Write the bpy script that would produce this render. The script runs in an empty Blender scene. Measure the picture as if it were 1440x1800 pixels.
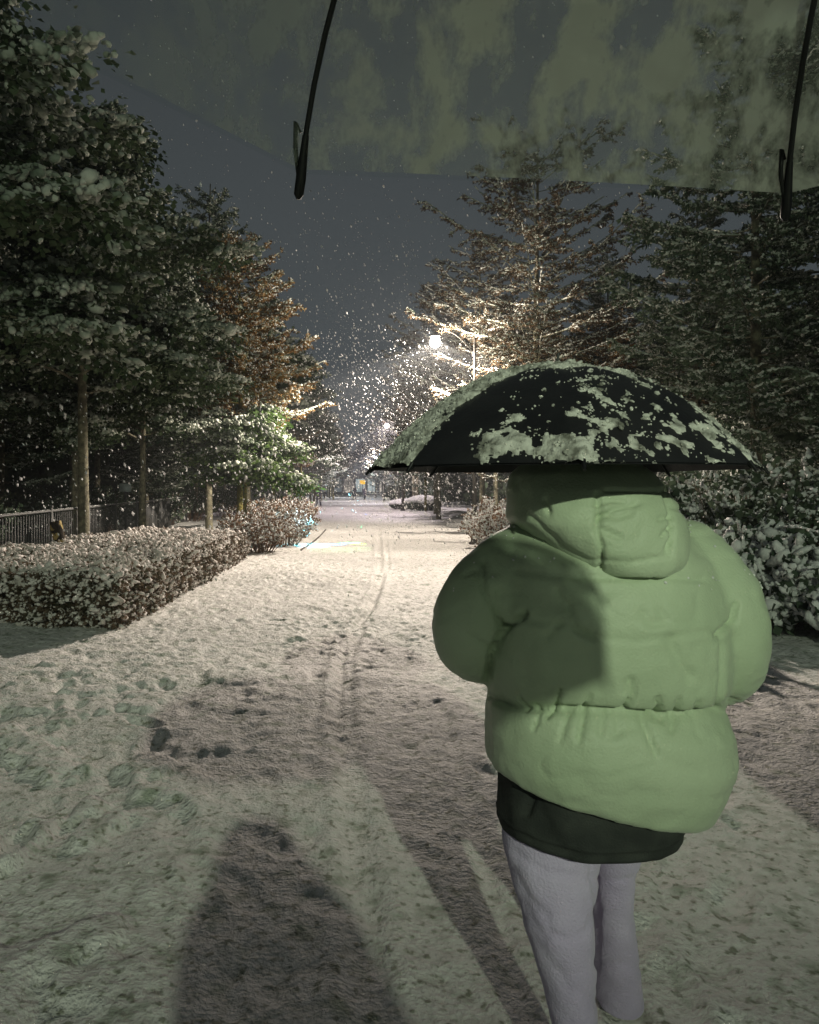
import bpy, math
import numpy as np
from mathutils import Vector

# ------------------------------------------------------------------ camera, sky, exposure
S = bpy.context.scene
C = bpy.context.collection
F, VX, VY, CAMZ = 1300.0, 620.0, 856.0, 1.6          # focal length and vanishing point in photo pixels

cam_d = bpy.data.cameras.new('camera')
cam = bpy.data.objects.new('camera', cam_d); C.objects.link(cam)
cam.location = (0, 0, CAMZ); cam.rotation_euler = (math.radians(90), 0, 0)
cam_d.sensor_fit = 'HORIZONTAL'; cam_d.sensor_width = 36; cam_d.lens = 36 * F / 1440
cam_d.shift_x = (720 - VX) / 1440; cam_d.shift_y = -(900 - VY) / 1440
cam_d.clip_start = 0.02; cam_d.clip_end = 2000
S.camera = cam

world = bpy.data.worlds.new('World'); S.world = world; world.use_nodes = True
nt = world.node_tree; N = nt.nodes; L = nt.links
bg = N['Background']
geo = N.new('ShaderNodeTexCoord'); sep = N.new('ShaderNodeSeparateXYZ'); L.new(geo.outputs['Generated'], sep.inputs[0])
ramp = N.new('ShaderNodeValToRGB'); L.new(sep.outputs['Z'], ramp.inputs[0])
e = ramp.color_ramp.elements
e[0].position = 0.0; e[0].color = (0.080, 0.092, 0.098, 1)
e[1].position = 0.62; e[1].color = (0.037, 0.043, 0.045, 1)
m_ = e.new(0.2); m_.color = (0.062, 0.074, 0.080, 1)
nz = N.new('ShaderNodeTexNoise'); nz.inputs['Scale'].default_value = 1.6; nz.inputs['Detail'].default_value = 3
L.new(geo.outputs['Generated'], nz.inputs['Vector'])
mr = N.new('ShaderNodeMapRange'); mr.inputs[3].default_value = 0.8; mr.inputs[4].default_value = 1.2
L.new(nz.outputs[0], mr.inputs[0])
mx = N.new('ShaderNodeVectorMath'); mx.operation = 'SCALE'; L.new(ramp.outputs[0], mx.inputs[0]); L.new(mr.outputs[0], mx.inputs['Scale'])
L.new(mx.outputs[0], bg.inputs[0]); bg.inputs[1].default_value = 0.92

S.render.engine = 'CYCLES'
S.cycles.use_denoising = True
S.cycles.max_bounces = 5; S.cycles.transparent_max_bounces = 12
S.cycles.sample_clamp_indirect = 3.0
S.view_settings.view_transform = 'Standard'; S.view_settings.look = 'None'
S.view_settings.exposure = 0.0; S.view_settings.gamma = 1.0

LAMP_W = 1500.0
LAMPS = [  # x, y, lamp height, power, colour
    (2.3, 20.6, 5.65, LAMP_W*4.9, (1.0, 0.86, 0.73)),
    (2.3, 50.0, 5.75, LAMP_W*3.2, (1.0, 0.84, 0.88)),
    (2.3, 80.0, 5.4, LAMP_W*3, (1.0, 0.90, 0.95)),
    (2.3, 110.0, 5.4, LAMP_W*3, (0.95, 0.95, 1.0)),
    (1.82, -9.3, 5.65, LAMP_W*2.75, (0.86, 1.0, 0.73)),
]

def U(px, py, Y):
    return np.array([(px - VX) / F * Y, Y, CAMZ - (py - VY) / F * Y])
def proj(P):
    return VX + P[:, 0] / P[:, 1] * F, VY - (P[:, 2] - CAMZ) / P[:, 1] * F

# ------------------------------------------------------------------ noise
def _hash(ix, iy, iz, seed):
    h = (ix.astype(np.int64) * 374761393 + iy.astype(np.int64) * 668265263 + iz.astype(np.int64) * 2147483647 + seed * 974634777) & 0xffffffff
    h = ((h ^ (h >> 13)) * 1274126177) & 0xffffffff
    h = ((h ^ (h >> 16)) * 2246822519) & 0xffffffff
    h = h ^ (h >> 15)
    return (h & 0xffffff) / float(0xffffff)
def noise3(x, y, z, seed=0):
    x, y, z = np.broadcast_arrays(np.asarray(x, float), np.asarray(y, float), np.asarray(z, float))
    ix, iy, iz = np.floor(x), np.floor(y), np.floor(z)
    fx, fy, fz = x - ix, y - iy, z - iz
    fx, fy, fz = [f * f * (3 - 2 * f) for f in (fx, fy, fz)]
    r = 0
    for dx in (0, 1):
        for dy in (0, 1):
            for dz in (0, 1):
                r = r + (fx if dx else 1 - fx) * (fy if dy else 1 - fy) * (fz if dz else 1 - fz) * _hash(ix + dx, iy + dy, iz + dz, seed)
    return r * 2 - 1
def fbm(x, y, z=0.0, seed=0, o=3):
    r, a = 0, 1.0
    for i in range(o):
        r = r + a * noise3(x * 2**i, y * 2**i, np.asarray(z, float) * 2**i, seed + i * 17); a *= 0.5
    return r

# ------------------------------------------------------------------ mesh helpers
class Acc:
    def __init__(s): s.V = []; s.P = []; s.n = 0
    def add(s, V, Fs, mi=0):
        V = np.asarray(V, float).reshape(-1, 3)
        Fs = np.asarray(Fs, np.int64)
        s.V.append(V); s.P.append((Fs + s.n, mi)); s.n += len(V)
        return s
    def build(s, name, mats, parent=None, smooth=False):
        V = np.concatenate(s.V)
        me = bpy.data.meshes.new(name)
        me.vertices.add(len(V)); me.vertices.foreach_set('co', V.astype(np.float32).ravel())
        nl = sum(f.size for f, _ in s.P); npoly = sum(len(f) for f, _ in s.P)
        me.loops.add(nl); me.polygons.add(npoly)
        me.loops.foreach_set('vertex_index', np.concatenate([f.ravel() for f, _ in s.P]).astype(np.int32))
        sizes = np.concatenate([np.full(len(f), f.shape[1]) for f, _ in s.P])
        st = np.concatenate([[0], np.cumsum(sizes)[:-1]])
        me.polygons.foreach_set('loop_start', st.astype(np.int32))
        me.polygons.foreach_set('material_index', np.concatenate([np.full(len(f), m) for f, m in s.P]).astype(np.int32))
        if smooth: me.polygons.foreach_set('use_smooth', np.ones(npoly, bool))
        me.update(calc_edges=True); me.validate()
        for m in (mats if isinstance(mats, (list, tuple)) else [mats]): me.materials.append(m)
        o = bpy.data.objects.new(name, me); C.objects.link(o)
        if parent is not None: o.parent = parent
        return o

def tag(o, label=None, cat=None, group=None, kind=None):
    if label: o['label'] = label
    if cat: o['category'] = cat
    if group: o['group'] = group
    if kind: o['kind'] = kind
    return o
def empty(name, loc=(0, 0, 0), rz=0.0):
    o = bpy.data.objects.new(name, None); C.objects.link(o); o.location = loc; o.rotation_euler = (0, 0, rz)
    o.empty_display_size = 0.2
    return o
def copy_tree(o, parent=None):
    c = o.copy(); C.objects.link(c)
    if parent is not None: c.parent = parent
    for ch in list(KIDS.get(o.name, ())) or [k for k in bpy.data.objects if k.parent == o]: copy_tree(ch, c)
    return c
KIDS = {}

def unit(v):
    v = np.asarray(v, float); return v / np.maximum(np.linalg.norm(v, axis=-1, keepdims=True), 1e-9)
def frames(zdir, rng, roll=None):
    zdir = unit(zdir); n = len(zdir)
    r = unit(rng.normal(size=(n, 3))) if roll is None else roll
    x = unit(np.cross(r, zdir)); y = np.cross(zdir, x)
    return np.stack([x, y, zdir], axis=1)          # rows = axes
def scatter(acc, T, TF, pos, fr, scale, mi=0):
    """T (k,3) template, fr (n,3,3) rows axes, scale (n,3)"""
    n, k = len(pos), len(T)
    loc = T[None] * scale[:, None, :]
    V = np.einsum('nki,nij->nkj', loc, fr) + pos[:, None, :]
    Fs = (TF[None] + (np.arange(n) * k)[:, None, None]).reshape(-1, TF.shape[1])
    acc.add(V.reshape(-1, 3), Fs, mi)
_t = (1 + 5**.5) / 2
ICO = unit(np.array([(-1,_t,0),(1,_t,0),(-1,-_t,0),(1,-_t,0),(0,-1,_t),(0,1,_t),(0,-1,-_t),(0,1,-_t),(_t,0,-1),(_t,0,1),(-_t,0,-1),(-_t,0,1)], float))
ICOF = np.array([(0,11,5),(0,5,1),(0,1,7),(0,7,10),(0,10,11),(1,5,9),(5,11,4),(11,10,2),(10,7,6),(7,1,8),(3,9,4),(3,4,2),(3,2,6),(3,6,8),(3,8,9),(4,9,5),(2,4,11),(6,2,10),(8,6,7),(9,8,1)])
OCT = np.array([(1,0,0),(-1,0,0),(0,1,0),(0,-1,0),(0,0,1),(0,0,-1)], float)
OCTF = np.array([(0,2,4),(2,1,4),(1,3,4),(3,0,4),(2,0,5),(1,2,5),(3,1,5),(0,3,5)])
LEAF = np.array([(0,0,0),(0.5,0.45,0.10),(1,0,-0.04),(0.5,-0.45,0.10)], float)   # folded along its midrib
LEAFF = np.array([(0,1,2),(0,2,3)])

def tube(acc, pts, rad, seg=8, mi=0, cap=True):
    pts = np.asarray(pts, float); n = len(pts)
    rad = np.broadcast_to(np.asarray(rad, float), (n,))
    t = unit(np.gradient(pts, axis=0))
    up = np.array([0, 0, 1.0]) if abs(t[0][2]) < 0.9 else np.array([1.0, 0, 0])
    x = unit(np.cross(up, t[0])); V = []
    a = np.linspace(0, 2 * math.pi, seg, endpoint=False)
    for i in range(n):
        x = x - t[i] * np.dot(x, t[i]); x = x / max(np.linalg.norm(x), 1e-9); y = np.cross(t[i], x)
        V.append(pts[i] + rad[i] * (np.cos(a)[:, None] * x + np.sin(a)[:, None] * y))
    V = np.concatenate(V)
    j = np.arange(seg); Fs = []
    for i in range(n - 1):
        Fs.append(np.stack([i * seg + j, i * seg + (j + 1) % seg, (i + 1) * seg + (j + 1) % seg, (i + 1) * seg + j], 1))
    acc.add(V, np.concatenate(Fs), mi)
    if cap:
        acc.add(V[:seg], np.array([j[::-1]]), mi); acc.add(V[-seg:], np.array([j]), mi)
def box(acc, c, s, mi=0, rz=0.0):
    c = np.asarray(c, float); s = np.asarray(s, float) / 2
    P = np.array([(x, y, z) for z in (-1, 1) for y in (-1, 1) for x in (-1, 1)], float) * s
    if rz:
        q = P.copy(); P[:, 0] = q[:, 0] * math.cos(rz) - q[:, 1] * math.sin(rz); P[:, 1] = q[:, 0] * math.sin(rz) + q[:, 1] * math.cos(rz)
    acc.add(P + c, np.array([(0,2,3,1),(4,5,7,6),(0,1,5,4),(2,6,7,3),(0,4,6,2),(1,3,7,5)]), mi)
def lathe(acc, prof, c=(0, 0, 0), seg=24, mi=0):
    prof = np.asarray(prof, float); a = np.linspace(0, 2 * math.pi, seg, endpoint=False)
    V = np.concatenate([np.stack([r * np.cos(a), r * np.sin(a), np.full(seg, z)], 1) for r, z in prof]) + np.asarray(c, float)
    j = np.arange(seg)
    Fs = [np.stack([i * seg + j, i * seg + (j + 1) % seg, (i + 1) * seg + (j + 1) % seg, (i + 1) * seg + j], 1) for i in range(len(prof) - 1)]
    acc.add(V, np.concatenate(Fs), mi)
def loft(acc, rings, mi=0, cap=True):
    """rings (n, seg, 3)"""
    n, seg, _ = rings.shape; j = np.arange(seg)
    Fs = [np.stack([i * seg + j, i * seg + (j + 1) % seg, (i + 1) * seg + (j + 1) % seg, (i + 1) * seg + j], 1) for i in range(n - 1)]
    acc.add(rings.reshape(-1, 3), np.concatenate(Fs), mi)
    if cap:
        for k, order in ((0, j[::-1]), (n - 1, j)):
            c = rings[k].mean(0); V = np.vstack([rings[k], c])
            tri = np.stack([order, np.roll(order, -1), np.full(seg, seg)], 1); acc.add(V, tri, mi)
def ball(acc, c, r, mi=0, nu=16, nv=10):
    r = np.broadcast_to(np.asarray(r, float), (3,))
    th = np.linspace(0.02, math.pi - 0.02, nv); a = np.linspace(0, 2 * math.pi, nu, endpoint=False)
    R = np.stack([np.stack([np.sin(t) * np.cos(a), np.sin(t) * np.sin(a), np.full(nu, -math.cos(t))], 1) for t in th])
    loft(acc, R * r + np.asarray(c, float), mi)
def cone(acc, a, b, ra, rb, mi=0):
    """tapered capsule"""
    a = np.asarray(a, float); b = np.asarray(b, float); d = b - a
    n = 5; ts = np.linspace(0, 1, n)
    tube(acc, a + ts[:, None] * d, ra + (rb - ra) * ts, 14, mi)
    ball(acc, a, ra, mi); ball(acc, b, rb, mi)
def remeshed(acc, voxel, smooth=6, factor=0.5):
    """union of everything in acc as one closed skin; returns verts, quads"""
    o = acc.build('tmp_union', [])
    m = o.modifiers.new('r', 'REMESH'); m.mode = 'VOXEL'; m.voxel_size = voxel
    if smooth:
        m2 = o.modifiers.new('s', 'SMOOTH'); m2.factor = factor; m2.iterations = smooth
    dg = bpy.context.evaluated_depsgraph_get(); ev = o.evaluated_get(dg); me = ev.to_mesh()
    V = np.empty(len(me.vertices) * 3, np.float32); me.vertices.foreach_get('co', V)
    Nn = np.empty(len(me.vertices) * 3, np.float32); me.vertices.foreach_get('normal', Nn)
    ls = np.empty(len(me.polygons), np.int32); me.polygons.foreach_get('loop_total', ls)
    li = np.empty(len(me.loops), np.int32); me.loops.foreach_get('vertex_index', li)
    quads = li.reshape(-1, 4) if (ls == 4).all() else None
    if quads is None:
        st = np.concatenate([[0], np.cumsum(ls)[:-1]]); quads = np.array([li[s:s + 4] for s, c in zip(st, ls) if c == 4])
    ev.to_mesh_clear(); me0 = o.data; bpy.data.objects.remove(o); bpy.data.meshes.remove(me0)
    return V.reshape(-1, 3).astype(float), Nn.reshape(-1, 3).astype(float), quads

# ------------------------------------------------------------------ materials
def mat(name, col, rough=0.8, col2=None, scale=8.0, bump=0.0, bscale=60.0, coords='Object', spec=0.3, sheen=0.0, detail=3.0, trans=0.0, metal=0.0, lo=0.35, hi=0.65):
    m = bpy.data.materials.new(name); m.use_nodes = True; t = m.node_tree; n = t.nodes; l = t.links
    b = n['Principled BSDF']; b.inputs['Roughness'].default_value = rough
    b.inputs['Specular IOR Level'].default_value = spec; b.inputs['Metallic'].default_value = metal
    b.inputs['Base Color'].default_value = (*col, 1)
    if sheen: b.inputs['Sheen Weight'].default_value = sheen
    tc = n.new('ShaderNodeTexCoord')
    if col2 is not None:
        z = n.new('ShaderNodeTexNoise'); z.inputs['Scale'].default_value = scale; z.inputs['Detail'].default_value = detail
        l.new(tc.outputs[coords], z.inputs['Vector'])
        r = n.new('ShaderNodeValToRGB'); r.color_ramp.elements[0].position = lo; r.color_ramp.elements[1].position = hi
        r.color_ramp.elements[0].color = (*col, 1); r.color_ramp.elements[1].color = (*col2, 1)
        l.new(z.outputs[0], r.inputs[0]); l.new(r.outputs[0], b.inputs['Base Color'])
    if bump:
        z = n.new('ShaderNodeTexNoise'); z.inputs['Scale'].default_value = bscale; z.inputs['Detail'].default_value = 4
        l.new(tc.outputs[coords], z.inputs['Vector'])
        bp = n.new('ShaderNodeBump'); bp.inputs['Strength'].default_value = 1.0; bp.inputs['Distance'].default_value = bump
        l.new(z.outputs[0], bp.inputs['Height']); l.new(bp.outputs[0], b.inputs['Normal'])
    if trans:
        out = n['Material Output']; tr = n.new('ShaderNodeBsdfTranslucent'); mxs = n.new('ShaderNodeMixShader')
        mxs.inputs[0].default_value = trans
        if col2 is not None: l.new(r.outputs[0], tr.inputs[0])
        else: tr.inputs[0].default_value = (*col, 1)
        l.new(b.outputs[0], mxs.inputs[1]); l.new(tr.outputs[0], mxs.inputs[2]); l.new(mxs.outputs[0], out.inputs[0])
    return m

M = {}
M['snow'] = mat('snow_load', (0.62, 0.64, 0.62), 0.75, (0.84, 0.84, 0.82), 5.0, 0.012, 45, spec=0.2)
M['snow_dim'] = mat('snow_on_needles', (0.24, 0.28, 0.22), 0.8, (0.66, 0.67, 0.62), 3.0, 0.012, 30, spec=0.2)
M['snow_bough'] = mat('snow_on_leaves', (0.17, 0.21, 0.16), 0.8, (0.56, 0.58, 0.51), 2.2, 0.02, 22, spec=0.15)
M['leaf'] = mat('green_leaves', (0.025, 0.045, 0.02), 0.6, (0.07, 0.10, 0.048), 1.6, trans=0.25)
M['leaf_bright'] = mat('fresh_green_leaves', (0.04, 0.085, 0.018), 0.55, (0.11, 0.17, 0.05), 2.5, trans=0.35)
M['leaf_brown'] = mat('rusty_needles', (0.12, 0.062, 0.020), 0.7, (0.27, 0.18, 0.07), 1.3, trans=0.3)
M['leaf_muted'] = mat('muted_brown_leaves', (0.06, 0.04, 0.022), 0.7, (0.15, 0.105, 0.06), 1.3, trans=0.3)
M['leaf_dark'] = mat('dark_green_needles', (0.04, 0.068, 0.04), 0.7, (0.11, 0.14, 0.09), 1.4, trans=0.2)
M['bark'] = mat('bark', (0.07, 0.065, 0.045), 0.9, (0.19, 0.18, 0.12), 9, 0.02, 30)
M['bark_moss'] = mat('mossy_bark', (0.10, 0.10, 0.03), 0.9, (0.20, 0.17, 0.05), 6, 0.02, 30)
M['twig'] = mat('twig', (0.09, 0.055, 0.035), 0.9, (0.16, 0.10, 0.06), 12)
M['hedge_leaf'] = mat('hedge_leaf', (0.05, 0.05, 0.028), 0.6, (0.17, 0.12, 0.085), 5, trans=0.2)
M['hedge_snow'] = mat('frost_on_hedge', (0.50, 0.46, 0.42), 0.75, (0.80, 0.76, 0.73), 6.0, 0.012, 45, spec=0.2)
M['black'] = mat('black_metal', (0.008, 0.008, 0.009), 0.35, spec=0.5)
M['metal'] = mat('painted_steel', (0.045, 0.05, 0.05), 0.6, (0.08, 0.08, 0.075), 20, spec=0.5)
M['pole_dark'] = mat('dark_pole_paint', (0.035, 0.032, 0.028), 0.6, (0.06, 0.055, 0.045), 10, spec=0.3)
M['pole'] = mat('lamp_pole_paint', (0.22, 0.20, 0.17), 0.5, (0.28, 0.26, 0.22), 10, spec=0.5)

def snow_ground(name, base, dark, bumpd):
    m = bpy.data.materials.new(name); m.use_nodes = True; t = m.node_tree; n = t.nodes; l = t.links
    b = n['Principled BSDF']; b.inputs['Roughness'].default_value = 0.75; b.inputs['Specular IOR Level'].default_value = 0.25
    tc = n.new('ShaderNodeTexCoord')
    def noise(sc, det=4, dist=0.0):
        z = n.new('ShaderNodeTexNoise'); z.inputs['Scale'].default_value = sc; z.inputs['Detail'].default_value = det
        z.inputs['Distortion'].default_value = dist; l.new(tc.outputs['Object'], z.inputs['Vector']); return z
    n1 = noise(1.1, 4, 0.2); n2 = noise(17, 3, 0.0); n3 = noise(52, 3, 0.0); n4 = noise(140, 2)
    r = n.new('ShaderNodeValToRGB'); r.color_ramp.elements[0].position = 0.33; r.color_ramp.elements[1].position = 0.52
    r.color_ramp.elements[0].color = (*dark, 1); r.color_ramp.elements[1].color = (*base, 1)
    add = n.new('ShaderNodeMath'); add.operation = 'MULTIPLY_ADD'; add.inputs[1].default_value = 0.25
    l.new(n1.outputs[0], add.inputs[0]); mu = n.new('ShaderNodeMath'); mu.operation = 'MULTIPLY'; mu.inputs[1].default_value = 0.75
    l.new(n2.outputs[0], mu.inputs[0]); l.new(mu.outputs[0], add.inputs[2])
    l.new(add.outputs[0], r.inputs[0])
    n5 = noise(7, 5, 0.0); r5 = n.new('ShaderNodeValToRGB'); r5.color_ramp.elements[0].position = 0.56; r5.color_ramp.elements[1].position = 0.70
    r5.color_ramp.elements[0].color = (1, 1, 1, 1); r5.color_ramp.elements[1].color = (0.52, 0.58, 0.50, 1); l.new(n5.outputs[0], r5.inputs[0])
    n6 = noise(26, 3, 0.0); r6 = n.new('ShaderNodeValToRGB'); r6.color_ramp.elements[0].position = 0.56; r6.color_ramp.elements[1].position = 0.68
    r6.color_ramp.elements[0].color = (1, 1, 1, 1); r6.color_ramp.elements[1].color = (0.42, 0.44, 0.37, 1); l.new(n6.outputs[0], r6.inputs[0])
    v1 = n.new('ShaderNodeVectorMath'); v1.operation = 'MULTIPLY'; l.new(r.outputs[0], v1.inputs[0]); l.new(r5.outputs[0], v1.inputs[1])
    v2 = n.new('ShaderNodeVectorMath'); v2.operation = 'MULTIPLY'; l.new(v1.outputs[0], v2.inputs[0]); l.new(r6.outputs[0], v2.inputs[1]); l.new(v2.outputs[0], b.inputs['Base Color'])
    b1 = n.new('ShaderNodeBump'); b1.inputs['Distance'].default_value = bumpd; l.new(n3.outputs[0], b1.inputs['Height'])
    b2 = n.new('ShaderNodeBump'); b2.inputs['Distance'].default_value = bumpd * 1.1; l.new(n2.outputs[0], b2.inputs['Height']); l.new(b1.outputs[0], b2.inputs['Normal'])
    b3 = n.new('ShaderNodeBump'); b3.inputs['Distance'].default_value = bumpd * 0.2; l.new(n4.outputs[0], b3.inputs['Height']); l.new(b2.outputs[0], b3.inputs['Normal'])
    l.new(b3.outputs[0], b.inputs['Normal'])
    return m
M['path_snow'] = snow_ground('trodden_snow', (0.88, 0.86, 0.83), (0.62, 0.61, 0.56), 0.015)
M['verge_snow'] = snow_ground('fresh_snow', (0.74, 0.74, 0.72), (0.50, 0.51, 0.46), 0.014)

# ------------------------------------------------------------------ ground
rng = np.random.default_rng(5)
tracks = [  # bicycle / pram tracks as ground polylines, width, depth
    ([(0.9, 26), (0.62, 17), (0.5, 13.5), (0.35, 11.2), (0.08, 8.6), (-0.05, 6.8), (-0.06, 5.2), (0.02, 3.6), (0.06, 2.0)], 0.065, 0.024),
    ([(1.0, 22), (0.72, 15), (0.46, 12.2), (0.25, 9.6), (-0.10, 8.0), (-0.13, 6.4), (-0.12, 4.8)], 0.045, 0.018),
    ([(0.62, 5.4), (0.60, 4.2), (0.56, 3.2), (0.5, 2.2)], 0.04, 0.014),
]
def seg_dist(X, Y, pts):
    d = np.full(X.shape, 1e9)
    for (x0, y0), (x1, y1) in zip(pts[:-1], pts[1:]):
        dx, dy = x1 - x0, y1 - y0
        t = np.clip(((X - x0) * dx + (Y - y0) * dy) / (dx * dx + dy * dy), 0, 1)
        d = np.minimum(d, np.hypot(X - x0 - t * dx, Y - y0 - t * dy))
    return d
NF = 900
fx = rng.uniform(-2.8, 3.6, NF); fy = rng.uniform(-1.5, 17, NF); fa = rng.normal(0, 0.45, NF)
big = np.concatenate([[(-2.0, 5.35), (-1.42, 5.0), (-1.25, 4.6), (-2.3, 5.9), (-1.5, 3.3), (-1.9, 3.6), (-1.7, 2.7), (-2.2, 4.3)]])
fx[:8] = big[:, 0]; fy[:8] = big[:, 1]
fd = rng.uniform(0.006, 0.017, NF); fd[:8] = 0.04
fL = rng.uniform(0.11, 0.15, NF)
def ground_h(X, Y):
    near = np.clip((30 - Y) / 20, 0.15, 1.0)
    h = 0.030 * fbm(X * 0.5, Y * 0.5, 3.1, 1, 2)
    r1 = fbm(X * 9.0, Y * 7.0, 0.0, 4, 3)
    r2 = fbm(X * 3.2, Y * 2.6, 0.0, 9, 2)
    def sst(v, a, b): t = np.clip((v - a) / (b - a), 0, 1); return t * t * (3 - 2 * t)
    w1 = X + 0.05 * noise3(X * 4, Y * 4, 5.5, 3); w2 = Y + 0.05 * noise3(X * 4, Y * 4, 9.5, 4)
    lumps = sst(fbm(w1 * 12, w2 * 9, 0.0, 61, 2), -0.15, 0.3) * 0.011 + sst(fbm(w1 * 24, w2 * 19, 0.0, 71, 2), -0.05, 0.35) * 0.008
    soft = np.clip((Y - 1.5) / 6.0, 0.35, 1.0); zone = soft * (0.35 + 0.65 * sst(fbm(X * 0.9, Y * 0.8, 2.0, 15, 2), -0.5, 0.5))
    h = h + near * (0.004 * r1 + 0.011 * r2 + zone * lumps - 0.012 * zone * np.maximum(0, -fbm(X * 5.0, Y * 4.0, 7.7, 21, 2) - 0.25))
    h = h - near * 0.020 * np.clip(soft * 1.6 - 0.5, 0, 1) * np.maximum(0, -fbm(w1 * 15, w2 * 11, 4.2, 81, 2) - 0.22)
    clod = sst(fbm(w1 * 4.5, w2 * 3.8, 6.0, 91, 3), 0.0, 0.5) * sst(-X, 0.3, 1.3) * np.clip((8 - Y) / 3, 0, 1); h = h + 0.045 * clod
    smooth_zone = np.exp(-((X - 0.25 + 0.05 * (Y - 2)) / 0.22)**2) * np.clip((6.0 - Y) / 2, 0, 1)
    for i in range(NF):
        pass
    return h, smooth_zone
def make_ground(name, xs, ys, material, foot=True):
    X, Y = np.meshgrid(xs, ys)
    h, sz = ground_h(X, Y)
    if foot:
        for i in range(NF):
            c, s = math.cos(fa[i]), math.sin(fa[i])
            jx = (xs > fx[i] - 0.3) & (xs < fx[i] + 0.3); jy = (ys > fy[i] - 0.35) & (ys < fy[i] + 0.35)
            if not jx.any() or not jy.any(): continue
            ix, iy = np.where(jx)[0], np.where(jy)[0]; sl = (slice(iy[0], iy[-1] + 1), slice(ix[0], ix[-1] + 1))
            u = (X[sl] - fx[i]) * c + (Y[sl] - fy[i]) * s; v = -(X[sl] - fx[i]) * s + (Y[sl] - fy[i]) * c
            q = (u / 0.055)**2 + (v / fL[i])**2
            h[sl] += -fd[i] / (1 + (q * 0.8)**3) + fd[i] * 0.45 * np.exp(-((np.sqrt(q) - 1.55) / 0.35)**2)
    if foot:
        for pts, w, dp in tracks:
            d = seg_dist(X, Y, pts)
            h += -dp * np.exp(-(d / w)**4) + dp * 0.5 * np.exp(-((d - w * 1.8) / (w * 0.6))**2)
    h = h * (1 - 0.5 * sz)
    bank = np.clip((np.abs(X - 0.4) - 3.4) / 3.0, 0, 1)
    h += 0.10 * bank * (1 + 0.5 * fbm(X * 0.7, Y * 0.7, 1.0, 44, 2))
    A = Acc(); ny, nx = X.shape; i, j = np.meshgrid(np.arange(ny - 1), np.arange(nx - 1), indexing='ij'); a = (i * nx + j).ravel()
    A.add(np.stack([X.ravel(), Y.ravel(), h.ravel()], 1), np.stack([a, a + 1, a + nx + 1, a + nx], 1))
    o = A.build(name, material, smooth=True); tag(o, kind='structure'); return o
ys = np.concatenate([np.arange(-14, 1.2, 0.25), np.arange(1.2, 9, 0.024), np.arange(9, 20, 0.045), np.geomspace(20, 170, 130)])
xp = np.arange(-3.0, 3.8001, 0.0225)
make_ground('path', xp, ys, M['path_snow'])
xl_ = -np.geomspace(0.4, 78, 60)[::-1] - 2.6; xl_[-1] = xp[0]
xr_ = np.geomspace(0.4, 78, 70) + 3.4; xr_[0] = xp[-1]
yc = ys
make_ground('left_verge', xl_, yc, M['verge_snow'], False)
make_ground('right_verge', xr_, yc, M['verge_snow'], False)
A = Acc(); A.add([(-400, -400, -0.5), (400, -400, -0.5), (400, 700, -0.5), (-400, 700, -0.5)], [(0, 1, 2, 3)])
tag(A.build('ground', M['verge_snow']), kind='structure')

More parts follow.
